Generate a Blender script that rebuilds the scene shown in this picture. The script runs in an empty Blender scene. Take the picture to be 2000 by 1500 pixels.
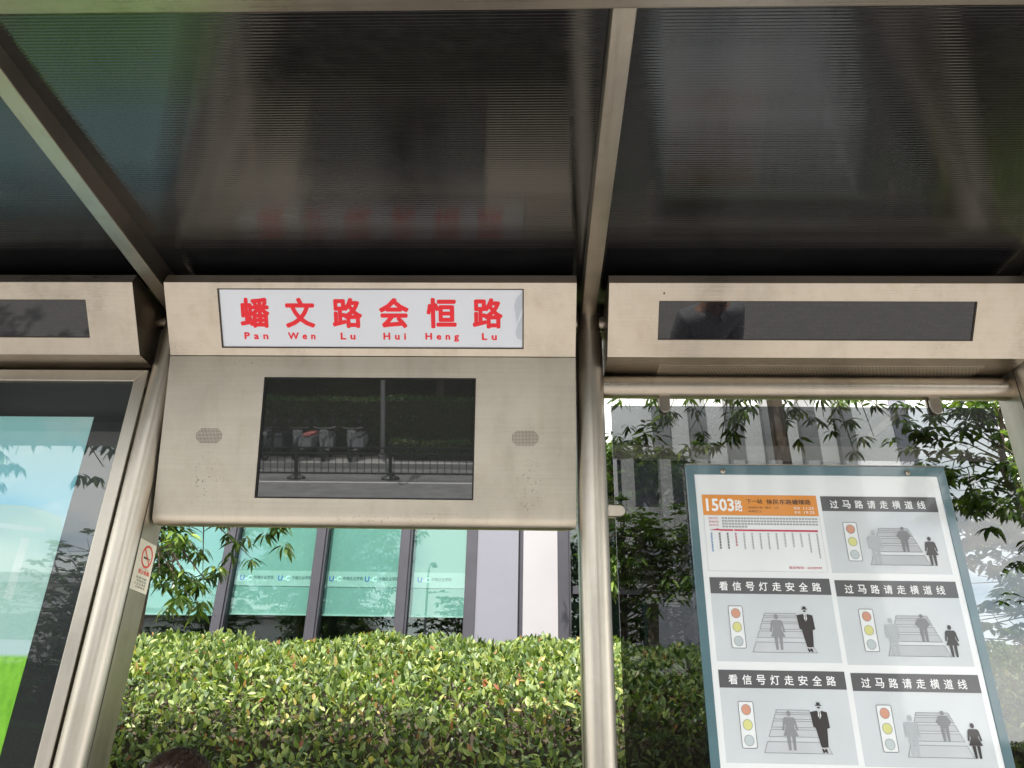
import bpy, bmesh, math, random
import numpy as np
from mathutils import Vector, Matrix
random.seed(7); rng = np.random.default_rng(7)
S = bpy.context.scene; COL = S.collection

# ---------------------------------------------------------------- camera
F_PX = 1480.0; CAM = np.array([0.0, 0.0, 1.6])
PITCH, ROLL, YAW = (math.radians(a) for a in (25.5, 1.15, 1.93))
def cam_axes(p, r, y):
    cp, sp, cr, sr, cy, sy = math.cos(p), math.sin(p), math.cos(r), math.sin(r), math.cos(y), math.sin(y)
    Rt = np.array([1, 0, 0.]); Fw = np.array([0, cp, sp]); U = np.array([0, -sp, cp])
    Rt, U = cr*Rt+sr*U, cr*U-sr*Rt
    Z = np.array([[cy, -sy, 0], [sy, cy, 0], [0, 0, 1]])
    return Z@Rt, Z@U, Z@Fw
RT, UP, FW = cam_axes(PITCH, ROLL, YAW)
cd = bpy.data.cameras.new('camera'); co = bpy.data.objects.new('camera', cd); COL.objects.link(co)
cd.sensor_width = 36; cd.lens = F_PX/2000*36; cd.clip_start = 0.05; cd.clip_end = 3000
mw = Matrix.Identity(4)
for i in range(3):
    mw[i][0], mw[i][1], mw[i][2], mw[i][3] = RT[i], UP[i], -FW[i], CAM[i]
co.matrix_world = mw; S.camera = co

# ---------------------------------------------------------------- light
SUN_EL, SUN_AZ = math.radians(61), math.radians(197)      # azimuth clockwise from +Y: behind the camera, a little to the left
sd = Vector((math.sin(SUN_AZ)*math.cos(SUN_EL), math.cos(SUN_AZ)*math.cos(SUN_EL), math.sin(SUN_EL)))
sl = bpy.data.lights.new('sun', 'SUN'); sl.energy = 3.8; sl.angle = math.radians(0.53); sl.color = (1, .955, .88)
so = bpy.data.objects.new('sun', sl); COL.objects.link(so)
so.rotation_euler = (-sd).to_track_quat('-Z', 'Y').to_euler(); so.location = (0, 0, 30)
W = bpy.data.worlds.new('World'); S.world = W; W.use_nodes = True
nt = W.node_tree; bg = nt.nodes['Background']
sky = nt.nodes.new('ShaderNodeTexSky'); sky.sky_type = 'NISHITA'; sky.sun_disc = False
sky.sun_elevation = SUN_EL; sky.sun_rotation = SUN_AZ; sky.air_density = 1.2; sky.dust_density = 1.5
tc = nt.nodes.new('ShaderNodeTexCoord'); mp = nt.nodes.new('ShaderNodeMapping'); mp.inputs['Scale'].default_value = (1, 1, 2.2); mp.inputs['Location'].default_value = (.7, .35, .2)
no = nt.nodes.new('ShaderNodeTexNoise'); no.inputs['Scale'].default_value = 2.6; no.inputs['Detail'].default_value = 9; no.inputs['Roughness'].default_value = .58
cr = nt.nodes.new('ShaderNodeValToRGB'); cr.color_ramp.elements[0].position = .40; cr.color_ramp.elements[1].position = .52
mx = nt.nodes.new('ShaderNodeMix'); mx.data_type = 'RGBA'; mx.inputs['B'].default_value = (9.5, 9.4, 9.2, 1)
L = nt.links.new
L(tc.outputs['Generated'], mp.inputs[0]); L(mp.outputs[0], no.inputs['Vector']); L(no.outputs['Fac'], cr.inputs[0])
L(cr.outputs[0], mx.inputs['Factor']); L(sky.outputs[0], mx.inputs['A']); L(mx.outputs['Result'], bg.inputs[0]); bg.inputs[1].default_value = .15
S.view_settings.view_transform = 'Standard'; S.view_settings.look = 'None'; S.view_settings.exposure = 1.45; S.view_settings.gamma = 1
S.render.engine = 'CYCLES'
try:
    S.cycles.use_denoising = True; S.cycles.denoiser = 'OPENIMAGEDENOISE'
except Exception: pass
S.cycles.max_bounces = 12; S.cycles.transparent_max_bounces = 16; S.cycles.caustics_reflective = False; S.cycles.caustics_refractive = False
S.cycles.sample_clamp_indirect = 6

# ---------------------------------------------------------------- pixel helpers (photo is 2000 x 1500)
def ray(u, v): return RT*((u-1000)/F_PX)+UP*((750-v)/F_PX)+FW
def at_y(u, v, Y): d = ray(u, v); return CAM+d*(Y/d[1])
class Frame:                                           # a plane in the scene: origin, right, up, normal towards the viewer
    def __init__(s, o, x, y):
        s.o = np.array(o, float); s.x = np.array(x, float)/np.linalg.norm(x); s.y = np.array(y, float)/np.linalg.norm(y); s.n = np.cross(s.x, s.y)
    def p(s, a, b, d=0.): return tuple(s.o+s.x*a+s.y*b+s.n*d)
    def mat(s, a, b, d=0.):
        m = Matrix.Identity(4); o = s.p(a, b, d)
        for i in range(3): m[i][0], m[i][1], m[i][2], m[i][3] = s.x[i], s.y[i], s.n[i], o[i]
        return m

# ---------------------------------------------------------------- materials
MATS = {}
def newmat(name):
    m = bpy.data.materials.new(name); m.use_nodes = True; MATS[name] = m
    return m, m.node_tree, m.node_tree.nodes['Principled BSDF']
def N(t, kind, **kw):
    n = t.nodes.new('ShaderNode'+kind)
    for k, v in kw.items():
        if k in n.inputs: n.inputs[k].default_value = v
        else: setattr(n, k, v)
    return n
def ramp(t, stops, src=None):
    r = t.nodes.new('ShaderNodeValToRGB'); e = r.color_ramp.elements
    while len(e) < len(stops): e.new(.5)
    for k, (p, c) in enumerate(stops):
        e[k].position = p; e[k].color = (*c, 1) if len(c) == 3 else c
    if src is not None: t.links.new(src, r.inputs[0])
    return r
def coords(t, scale, kind='Object', loc=(0, 0, 0)):
    c = t.nodes.new('ShaderNodeTexCoord'); m = t.nodes.new('ShaderNodeMapping')
    m.inputs['Scale'].default_value = scale; m.inputs['Location'].default_value = loc
    t.links.new(c.outputs[kind], m.inputs[0]); return m.outputs[0]
def plain(name, col, rough=.6, metal=0., var=.08, scale=6., bump=0., spec=.5, coat=0.):
    m, t, b = newmat(name)
    b.inputs['Roughness'].default_value = rough; b.inputs['Metallic'].default_value = metal
    b.inputs['Specular IOR Level'].default_value = spec
    if coat: b.inputs['Coat Weight'].default_value = coat; b.inputs['Coat Roughness'].default_value = .04
    n = N(t, 'TexNoise', Scale=scale, Detail=6.); t.links.new(coords(t, (1, 1, 1)), n.inputs['Vector'])
    lo = tuple(max(0, c*(1-var)) for c in col); hi = tuple(min(1, c*(1+var)) for c in col)
    r = ramp(t, [(.3, lo), (.7, hi)], n.outputs['Fac']); t.links.new(r.outputs[0], b.inputs['Base Color'])
    if bump:
        bp = N(t, 'Bump', Strength=bump, Distance=.01); n2 = N(t, 'TexNoise', Scale=scale*12, Detail=4.)
        t.links.new(coords(t, (1, 1, 1)), n2.inputs['Vector']); t.links.new(n2.outputs['Fac'], bp.inputs['Height']); t.links.new(bp.outputs[0], b.inputs['Normal'])
    return m
def brushed(name, col, rough, grain, dirt=None, stain_sheen=.18, bump=.08):
    """satin stainless steel; grain = mapping scale (small along the brushing direction)"""
    m, t, b = newmat(name); b.inputs['Metallic'].default_value = 1.
    g = N(t, 'TexNoise', Scale=1., Detail=3.); t.links.new(coords(t, grain), g.inputs['Vector'])
    big = N(t, 'TexNoise', Scale=3.2, Detail=7., Roughness=.62); t.links.new(coords(t, (1, 1, .55)), big.inputs['Vector'])
    r1 = ramp(t, [(.28, tuple(c*(1-stain_sheen) for c in col)), (.5, col), (.75, tuple(min(1, c*1.08) for c in col))], big.outputs['Fac'])
    mul = N(t, 'Mix', data_type='RGBA', blend_type='MULTIPLY'); mul.inputs['Factor'].default_value = 1.
    r2 = ramp(t, [(.3, (.93, .93, .93)), (.7, (1, 1, 1))], g.outputs['Fac'])
    t.links.new(r1.outputs[0], mul.inputs['A']); t.links.new(r2.outputs[0], mul.inputs['B'])
    out = mul.outputs['Result']
    dp = N(t, 'TexNoise', Scale=1., Detail=6., Roughness=.65); t.links.new(coords(t, (19, 19, 1.7), loc=(2.3, 0, .7)), dp.inputs['Vector'])   # old water runs and wiping marks
    sm_ = N(t, 'TexNoise', Scale=11., Detail=8., Roughness=.7); t.links.new(coords(t, (1, 1, 1), loc=(.4, 1.7, 0)), sm_.inputs['Vector'])
    for src, lo_, a_, b_ in ((dp, .93, .30, .50), (sm_, .95, .34, .48)):
        mu_ = N(t, 'Mix', data_type='RGBA', blend_type='MULTIPLY'); mu_.inputs['Factor'].default_value = 1.
        rr_ = ramp(t, [(a_, (lo_, lo_*.985, lo_*.96)), (b_, (1, 1, 1))], src.outputs['Fac']); t.links.new(out, mu_.inputs['A']); t.links.new(rr_.outputs[0], mu_.inputs['B']); out = mu_.outputs['Result']
    mr = N(t, 'MapRange'); mr.inputs['To Min'].default_value = rough-.07; mr.inputs['To Max'].default_value = rough+.1
    t.links.new(g.outputs['Fac'], mr.inputs['Value'])
    add = N(t, 'Math', operation='ADD'); m2 = N(t, 'MapRange'); m2.inputs['To Min'].default_value = -.05; m2.inputs['To Max'].default_value = .09
    t.links.new(big.outputs['Fac'], m2.inputs['Value']); t.links.new(mr.outputs[0], add.inputs[0]); t.links.new(m2.outputs[0], add.inputs[1])
    t.links.new(add.outputs[0], b.inputs['Roughness'])
    if dirt:                                            # spatter of grime in patches (centre, half-size)
        sp = N(t, 'TexNoise', Scale=120., Detail=2., Roughness=.6); t.links.new(coords(t, (1, .6, .8)), sp.inputs['Vector'])
        spr = ramp(t, [(.60, (0, 0, 0)), (.67, (1, 1, 1))], sp.outputs['Fac'])
        pos = t.nodes.new('ShaderNodeNewGeometry'); tot = None
        for (c, h) in dirt:
            s1 = N(t, 'VectorMath', operation='SUBTRACT'); t.links.new(pos.outputs['Position'], s1.inputs[0]); s1.inputs[1].default_value = c
            s2 = N(t, 'VectorMath', operation='DIVIDE'); t.links.new(s1.outputs[0], s2.inputs[0]); s2.inputs[1].default_value = h
            s3 = N(t, 'VectorMath', operation='LENGTH'); t.links.new(s2.outputs[0], s3.inputs[0])
            s4 = N(t, 'MapRange'); s4.inputs['From Min'].default_value = 1.; s4.inputs['From Max'].default_value = .2
            t.links.new(s3.outputs['Value'], s4.inputs['Value'])
            if tot is None: tot = s4.outputs[0]
            else:
                a = N(t, 'Math', operation='MAXIMUM'); t.links.new(tot, a.inputs[0]); t.links.new(s4.outputs[0], a.inputs[1]); tot = a.outputs[0]
        f = N(t, 'Math', operation='MULTIPLY'); t.links.new(tot, f.inputs[0]); t.links.new(spr.outputs[0], f.inputs[1])
        f2 = N(t, 'Math', operation='MULTIPLY'); t.links.new(f.outputs[0], f2.inputs[0]); f2.inputs[1].default_value = .55
        mm = N(t, 'Mix', data_type='RGBA'); mm.inputs['B'].default_value = (.16, .13, .1, 1)
        t.links.new(f2.outputs[0], mm.inputs['Factor']); t.links.new(out, mm.inputs['A']); out = mm.outputs['Result']
    t.links.new(out, b.inputs['Base Color'])
    bp = N(t, 'Bump', Strength=bump, Distance=.002); t.links.new(g.outputs['Fac'], bp.inputs['Height']); t.links.new(bp.outputs[0], b.inputs['Normal'])
    return m
def glass(name, tint, f0=.05, rough=0.):
    m, t, b = newmat(name); t.nodes.remove(b); out = t.nodes['Material Output']
    tr = N(t, 'BsdfTransparent'); tr.inputs[0].default_value = (*tint, 1)
    gl = N(t, 'BsdfGlossy'); gl.inputs['Roughness'].default_value = rough; gl.inputs[0].default_value = (1, 1, 1, 1)
    lw = N(t, 'LayerWeight', Blend=.5); p = N(t, 'Math', operation='POWER'); t.links.new(lw.outputs['Facing'], p.inputs[0]); p.inputs[1].default_value = 5
    ma = N(t, 'Math', operation='MULTIPLY_ADD'); t.links.new(p.outputs[0], ma.inputs[0]); ma.inputs[1].default_value = 1-f0; ma.inputs[2].default_value = f0
    ms = N(t, 'MixShader'); t.links.new(ma.outputs[0], ms.inputs[0]); t.links.new(tr.outputs[0], ms.inputs[1]); t.links.new(gl.outputs[0], ms.inputs[2])
    t.links.new(ms.outputs[0], out.inputs['Surface']); return m
def leafmat(name, stops, rough=.38, trans=.35, spec=.5):
    m, t, b = newmat(name); out = t.nodes['Material Output']
    g = t.nodes.new('ShaderNodeNewGeometry'); oi = t.nodes.new('ShaderNodeObjectInfo')
    ad = N(t, 'Math', operation='ADD'); t.links.new(g.outputs['Random Per Island'], ad.inputs[0]); t.links.new(oi.outputs['Random'], ad.inputs[1])
    fr = N(t, 'Math', operation='FRACT'); t.links.new(ad.outputs[0], fr.inputs[0])
    r = ramp(t, stops, fr.outputs[0])
    b.inputs['Roughness'].default_value = rough; b.inputs['Specular IOR Level'].default_value = spec
    t.links.new(r.outputs[0], b.inputs['Base Color'])
    tl = N(t, 'BsdfTranslucent'); br = N(t, 'Mix', data_type='RGBA', blend_type='MULTIPLY'); br.inputs['Factor'].default_value = 1; br.inputs['B'].default_value = (1.25, 1.35, .6, 1)
    t.links.new(r.outputs[0], br.inputs['A']); t.links.new(br.outputs['Result'], tl.inputs[0])
    ms = N(t, 'MixShader'); ms.inputs[0].default_value = trans
    t.links.new(b.outputs[0], ms.inputs[1]); t.links.new(tl.outputs[0], ms.inputs[2]); t.links.new(ms.outputs[0], out.inputs['Surface']); return m

STEEL = (.42, .372, .312)
brushed('steel_x', STEEL, .27, (2., 260, 260), stain_sheen=.26)  # large tone blotches: uneven reflections put into the steel colour
brushed('steel_cabinet', (.55, .50, .42), .37, (2., 220, 220),
        dirt=[((-1.075, 2.35, 2.36), (.07, .3, .13)), ((-.02, 2.35, 2.36), (.06, .3, .13)), ((-.4, 2.37, 2.25), (.35, .2, .025)), ((-.95, 2.25, 2.745), (.2, .2, .012))])
brushed('steel_z', (.52, .475, .405), .36, (110, 110, 1.5), stain_sheen=.2, bump=.03)
brushed('steel_rib', (.52, .465, .395), .32, (120, 3, 120), stain_sheen=.25)
plain('seam', (.06, .05, .04), .7)
plain('black_gap', (.012, .012, .013), .8)
# roof: dark extruded polycarbonate with flutes along x
m, t, b = newmat('roof_sheet'); b.inputs['Base Color'].default_value = (.010, .010, .011, 1); b.inputs['Roughness'].default_value = .07; b.inputs['IOR'].default_value = 1.88
wv = N(t, 'TexWave', wave_type='BANDS', bands_direction='Y', Scale=36., Distortion=.25, Detail=1.); wv.inputs['Detail Scale'].default_value = .6
t.links.new(coords(t, (1, 1, 1)), wv.inputs['Vector'])
wn = N(t, 'TexNoise', Scale=1.6, Detail=2.); t.links.new(coords(t, (1, 1, 1)), wn.inputs['Vector'])
wa = N(t, 'Math', operation='MULTIPLY_ADD'); t.links.new(wn.outputs['Fac'], wa.inputs[0]); wa.inputs[1].default_value = 1.2; t.links.new(wv.outputs['Fac'], wa.inputs[2])
bp = N(t, 'Bump', Strength=.5, Distance=.00042); t.links.new(wa.outputs[0], bp.inputs['Height']); t.links.new(bp.outputs[0], b.inputs['Normal'])
dn = N(t, 'TexNoise', Scale=34., Detail=9., Roughness=.7); t.links.new(coords(t, (.6, 1, 1)), dn.inputs['Vector']); dl = N(t, 'TexNoise', Scale=1.3, Detail=5.); t.links.new(coords(t, (1, 1, 1), loc=(3, 1, 0)), dl.inputs['Vector'])
dm = N(t, 'Math', operation='MULTIPLY'); t.links.new(dn.outputs['Fac'], dm.inputs[0]); t.links.new(dl.outputs['Fac'], dm.inputs[1])
dr = ramp(t, [(.2, (.008, .008, .009)), (.38, (.016, .016, .016)), (.50, (.06, .057, .053))], dm.outputs[0]); t.links.new(dr.outputs[0], b.inputs['Base Color'])
dq = ramp(t, [(.2, (.05, .05, .05)), (.4, (.16, .16, .16))], dm.outputs[0]); t.links.new(dq.outputs[0], b.inputs['Roughness'])
# printed / painted
plain('sign_white', (.72, .76, .84), .25, var=.03, scale=3, coat=.3)
plain('sign_film', (.50, .55, .62), .3, var=.05, coat=.4)
plain('sign_red', (.86, .008, .022), .5, var=.04)
m, t, b = newmat('dark_screen'); b.inputs['Base Color'].default_value = (.022, .025, .024, 1); b.inputs['Roughness'].default_value = .015; b.inputs['IOR'].default_value = 2.1
m, t, b = newmat('led_window'); b.inputs['Base Color'].default_value = (.03, .03, .035, 1); b.inputs['Roughness'].default_value = .0; b.inputs['IOR'].default_value = 1.5
nz = N(t, 'TexNoise', Scale=300.); t.links.new(coords(t, (1, 1, 1)), nz.inputs['Vector']); rr = ramp(t, [(.3, (.006, .006, .008)), (.7, (.016, .016, .019))], nz.outputs['Fac']); t.links.new(rr.outputs[0], b.inputs['Base Color'])
plain('clear_white', (.76, .79, .79), .3, var=.03, scale=4, coat=1.)
plain('card_white', (.76, .79, .79), .35, var=.03, scale=8, coat=1.)
plain('card_grey', (.56, .60, .62), .35, var=.05, scale=5, coat=1.)
plain('board_teal', (.085, .16, .185), .25, var=.12, scale=5, coat=1.)
plain('print_dark', (.085, .085, .09), .4, var=.1, coat=.6)
plain('print_black', (.03, .025, .025), .4, coat=.5)
plain('print_white', (.86, .87, .87), .4, var=.02, coat=.5)
plain('print_orange', (.72, .27, .035), .4, var=.06, coat=.6)
plain('print_crimson', (.52, .05, .10), .4, coat=.5)
plain('print_red', (.75, .07, .04), .4)
plain('print_blue', (.1, .3, .6), .4)
plain('print_mid', (.24, .25, .26), .4)
plain('print_pale', (.42, .45, .47), .4)
plain('print_line', (.14, .15, .17), .4)
plain('stripe_grey', (.49, .515, .535), .4)
plain('lamp_red', (.58, .29, .20), .4, coat=.5); plain('lamp_yellow', (.62, .62, .24), .4, coat=.5); plain('lamp_pale', (.48, .55, .56), .4, coat=.5)
plain('sticker', (.78, .73, .58), .45, var=.04)
plain('rubber', (.02, .02, .02), .6)
glass('pane_tinted', (.435, .455, .465), .09)
glass('pane_clear', (.93, .96, .95), .045)
glass('pane_office', (.80, .93, .90), .045)
plain('ad_hill', (.50, .74, .69), .4, var=.06, scale=3); plain('ad_haze', (.66, .82, .79), .4, var=.05, scale=4)
plain('ad_black', (.010, .010, .012), .3)
# advertisement print: pale sky with clouds, white haze, a green meadow at the foot
m, t, b = newmat('ad_print'); b.inputs['Roughness'].default_value = .4
sx = N(t, 'SeparateXYZ'); gm = t.nodes.new('ShaderNodeNewGeometry'); t.links.new(gm.outputs['Position'], sx.inputs[0])
mr = N(t, 'MapRange'); mr.inputs['From Min'].default_value = 1.0; mr.inputs['From Max'].default_value = 2.6; t.links.new(sx.outputs['Z'], mr.inputs['Value'])
base = ramp(t, [(0, (.20, .55, .02)), (.505, (.36, .78, .05)), (.512, (.66, .82, .85)), (.66, (.58, .82, .82)), (.80, (.26, .68, .90)), (1, (.46, .80, .82))], mr.outputs[0])
nz = N(t, 'TexNoise', Scale=2.2, Detail=8.); t.links.new(coords(t, (1, 1, 1.6)), nz.inputs['Vector'])
cl = ramp(t, [(.46, (0, 0, 0)), (.63, (1, 1, 1))], nz.outputs['Fac'])
hh = ramp(t, [(.52, (0, 0, 0)), (.62, (.55, .55, .55)), (1, (.9, .9, .9))], mr.outputs[0])
mu = N(t, 'Math', operation='MULTIPLY'); t.links.new(cl.outputs[0], mu.inputs[0]); t.links.new(hh.outputs[0], mu.inputs[1])
mi = N(t, 'Mix', data_type='RGBA'); mi.inputs['B'].default_value = (.86, .92, .92, 1); t.links.new(mu.outputs[0], mi.inputs['Factor']); t.links.new(base.outputs[0], mi.inputs['A'])
gn = N(t, 'TexNoise', Scale=60., Detail=5.); t.links.new(coords(t, (1, 1, .4)), gn.inputs['Vector'])
gr = ramp(t, [(.3, (.6, .7, .5)), (.7, (1, 1, 1))], gn.outputs['Fac'])
gk = ramp(t, [(.5, (1, 1, 1)), (.512, (0, 0, 0))], mr.outputs[0])
gx = N(t, 'Mix', data_type='RGBA', blend_type='MULTIPLY'); t.links.new(gk.outputs[0], gx.inputs['Factor']); t.links.new(mi.outputs['Result'], gx.inputs['A']); t.links.new(gr.outputs[0], gx.inputs['B'])
t.links.new(gx.outputs['Result'], b.inputs['Base Color'])
# ground
plain('asphalt', (.15, .15, .152), .85, var=.25, scale=2.5, bump=.3)
plain('paint_white', (.72, .72, .70), .6, var=.1, scale=9)
plain('kerb_stone', (.42, .41, .39), .8, var=.12, scale=4, bump=.2)
plain('soil', (.055, .04, .028), .95, var=.3, scale=8, bump=.5)
m, t, b = newmat('paving'); b.inputs['Roughness'].default_value = .8
bk = N(t, 'TexBrick', Scale=5.); bk.inputs['Color1'].default_value = (.34, .325, .31, 1); bk.inputs['Color2'].default_value = (.31, .30, .285, 1); bk.inputs['Mortar'].default_value = (.27, .26, .25, 1); bk.inputs['Mortar Size'].default_value = .012
t.links.new(coords(t, (1, 1, 1)), bk.inputs['Vector']); t.links.new(bk.outputs[0], b.inputs['Base Color'])
# building
plain('wall_pale', (.36, .345, .36), .4, var=.04, scale=1.5)
plain('wall_lilac_shaded', (.20, .20, .235), .4, var=.04, scale=1.5)  # lilac cladding, darkened for tree shade beside the panel joint
plain('fin_grey', (.24, .24, .24), .5, var=.1)
plain('frame_dark', (.062, .060, .072), .4, var=.08, metal=.2)
plain('blind_mint', (.225, .315, .30), .7, var=.05, scale=.8)
plain('blind_band', (.38, .43, .42), .7, var=.03)
plain('interior', (.03, .032, .03), .9)
plain('logo_blue', (.05, .12, .45), .6); plain('logo_grey', (.03, .07, .09), .6); plain('logo_pale', (.7, .8, .8), .6)
plain('facade_white', (.74, .73, .72), .6, var=.05, scale=.6)
plain('facade_dark', (.10, .11, .12), .15, var=.1, scale=.5)
# vegetation
leafmat('hedge_leaf', [(0, (.035, .062, .02)), (.25, (.072, .122, .032)), (.5, (.135, .20, .052)), (.8, (.235, .30, .082)), (.945, (.36, .405, .13)), (.975, (.36, .30, .09)), (1, (.30, .10, .05))], rough=.42, trans=.32, spec=.45)
leafmat('tree_leaf', [(0, (.03, .06, .018)), (.45, (.07, .125, .028)), (.85, (.15, .23, .045)), (1, (.28, .38, .06))], rough=.35, trans=.4)
leafmat('far_leaf', [(0, (.03, .055, .02)), (.5, (.065, .11, .03)), (1, (.12, .18, .05))], rough=.5, trans=.3)
plain('bark', (.13, .095, .07), .9, var=.3, scale=12, bump=.6)
plain('twig', (.12, .08, .05), .9, var=.3, scale=12)
plain('hedge_core', (.055, .043, .027), .95, var=.4, scale=10)
# far things
plain('iron_black', (.02, .02, .022), .45, var=.1)
plain('lamp_grey', (.28, .28, .28), .45, metal=.3)
plain('scooter_white', (.30, .31, .32), .25, coat=.8); plain('scooter_dark', (.05, .05, .06), .35, coat=.4); plain('scooter_red', (.45, .12, .12), .5); plain('chrome', (.75, .75, .75), .12, metal=1.)
# people
plain('skin', (.52, .31, .22), .5, var=.06); plain('shirt_grey', (.42, .43, .46), .85, var=.12, scale=25, bump=.3)
plain('shirt_blue', (.09, .13, .22), .85, var=.1, scale=25, bump=.3); plain('trousers', (.035, .036, .045), .85, var=.1); plain('shoe', (.03, .028, .026), .5)
plain('eye_white', (.8, .8, .78), .2); plain('eye_dark', (.02, .012, .01), .15); plain('lips', (.42, .17, .14), .5)
m, t, b = newmat('hair'); b.inputs['Roughness'].default_value = .48; b.inputs['Specular IOR Level'].default_value = .3
gg = t.nodes.new('ShaderNodeNewGeometry'); rr = ramp(t, [(0, (.012, .008, .006)), (.6, (.035, .02, .013)), (1, (.085, .047, .03))], gg.outputs['Random Per Island']); t.links.new(rr.outputs[0], b.inputs['Base Color'])

# ---------------------------------------------------------------- mesh helpers
class MB:
    def __init__(s): s.v = []; s.f = []
    def add(s, vs, fs):
        k = len(s.v); s.v += [tuple(map(float, p)) for p in vs]; s.f += [tuple(i+k for i in f) for f in fs]; return s
    def box(s, lo, hi):
        (a, b, c), (d, e, f) = lo, hi
        return s.add([(a, b, c), (d, b, c), (d, e, c), (a, e, c), (a, b, f), (d, b, f), (d, e, f), (a, e, f)],
                     [(3, 2, 1, 0), (4, 5, 6, 7), (0, 1, 5, 4), (1, 2, 6, 5), (2, 3, 7, 6), (3, 0, 4, 7)])
    def prism(s, pts, d):                               # closed polygon (3-D points) swept by the vector d
        n = len(pts); d = np.array(d, float); P = [np.array(p, float) for p in pts]
        return s.add(P+[p+d for p in P], [tuple(range(n))[::-1], tuple(range(n, 2*n))]+[(i, (i+1) % n, n+(i+1) % n, n+i) for i in range(n)])
    def tube(s, path, rad, seg=10, cap=True):
        P = [np.array(p, float) for p in path]; R = rad if hasattr(rad, '__len__') else [rad]*len(P); k0 = len(s.v); ref = None
        for i, p in enumerate(P):
            d = P[min(i+1, len(P)-1)]-P[max(i-1, 0)]; d = d/(np.linalg.norm(d)+1e-9)
            if ref is None: ref = np.array([0, 0, 1.]) if abs(d[2]) < .9 else np.array([1., 0, 0])
            a = np.cross(d, ref); a /= np.linalg.norm(a)+1e-9; b_ = np.cross(d, a); ref = -np.cross(d, a) if False else ref
            for j in range(seg):
                w = 2*math.pi*j/seg; s.v.append(tuple(p+R[i]*(math.cos(w)*a+math.sin(w)*b_)))
        for i in range(len(P)-1):
            for j in range(seg):
                q = k0+i*seg; s.f.append((q+j, q+(j+1) % seg, q+seg+(j+1) % seg, q+seg+j))
        if cap:
            s.f.append(tuple(k0+j for j in range(seg))[::-1]); q = k0+(len(P)-1)*seg; s.f.append(tuple(q+j for j in range(seg)))
        return s
    def lathe(s, prof, seg=16, o=(0, 0, 0)):            # (radius, z) profile about z
        return s.tube([(o[0], o[1], o[2]+z) for _, z in prof], [max(r, 1e-4) for r, _ in prof], seg)
    def build(s, name, mat, parent=None, bevel=0., smooth=False, angle=35):
        me = bpy.data.meshes.new(name); me.from_pydata(s.v, [], s.f); me.materials.append(MATS[mat])
        bm = bmesh.new(); bm.from_mesh(me); bmesh.ops.recalc_face_normals(bm, faces=bm.faces); bm.to_mesh(me); bm.free()
        if smooth: me.shade_smooth(); me.set_sharp_from_angle(angle=math.radians(angle))
        o = link(name, me, parent)
        if bevel:
            md = o.modifiers.new('bevel', 'BEVEL'); md.width = bevel; md.segments = 2; md.limit_method = 'ANGLE'; md.angle_limit = math.radians(40)
        return o
def link(name, data, parent=None):
    o = bpy.data.objects.new(name, data); COL.objects.link(o)
    if parent is not None:
        o.parent = parent
        if parent.get('_w') is not None: o.matrix_parent_inverse = Matrix.Translation(-Vector(parent.location))
    return o
def tag(o, label, cat, group=None):
    o['label'] = label; o['category'] = cat
    if group: o['group'] = group
    return o
def thing(name, label, cat, loc=(0, 0, 0), group=None, world=True):
    o = bpy.data.objects.new(name, None); COL.objects.link(o); o.location = loc; o.empty_display_size = .1
    if world: o['_w'] = 1                               # its parts are given in scene coordinates
    return tag(o, label, cat, group)
def struct(o): o['kind'] = 'structure'; return o
def dup(root, loc, rz, label=None):
    r = root.copy(); COL.objects.link(r); r.location = loc; r.rotation_euler = (0, 0, rz)
    if label: r['label'] = label
    for c in root.children:
        d = c.copy(); COL.objects.link(d); d.parent = r
        for e in c.children:
            h = e.copy(); COL.objects.link(h); h.parent = d
    return r
def plate(fr, pts, d0, d1, name, mat, parent, bevel=0.):   # polygon in frame coordinates, from depth d0 to d1
    m = MB(); m.prism([fr.p(a, b, d0) for a, b in pts], fr.n*(d1-d0)); return m.build(name, mat, parent, bevel)
def rect(a0, b0, a1, b1): return [(a0, b0), (a1, b0), (a1, b1), (a0, b1)]
def ngon(cx, cy, rx, ry=None, n=20, a0=0): ry = ry or rx; return [(cx+rx*math.cos(a0+2*math.pi*i/n), cy+ry*math.sin(a0+2*math.pi*i/n)) for i in range(n)]
_txt = {}
def text_mesh(body, bold=0., space=1., res=2):
    key = (body, bold, space, res)
    if key in _txt: return _txt[key]
    c = bpy.data.curves.new('lettering', 'FONT'); c.body = body; c.resolution_u = res; c.offset = bold; c.space_character = space
    o = bpy.data.objects.new('lettering', c); COL.objects.link(o)
    me = bpy.data.meshes.new_from_object(o.evaluated_get(bpy.context.evaluated_depsgraph_get()))
    bpy.data.objects.remove(o); bpy.data.curves.remove(c)
    n = len(me.vertices); a = np.zeros(n*3, np.float32); me.vertices.foreach_get('co', a); a = a.reshape(-1, 3)
    faces = [tuple(p.vertices) for p in me.polygons]; bpy.data.meshes.remove(me)
    _txt[key] = (a[:, :2].min(0), a[:, :2].max(0), a, faces); return _txt[key]
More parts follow.
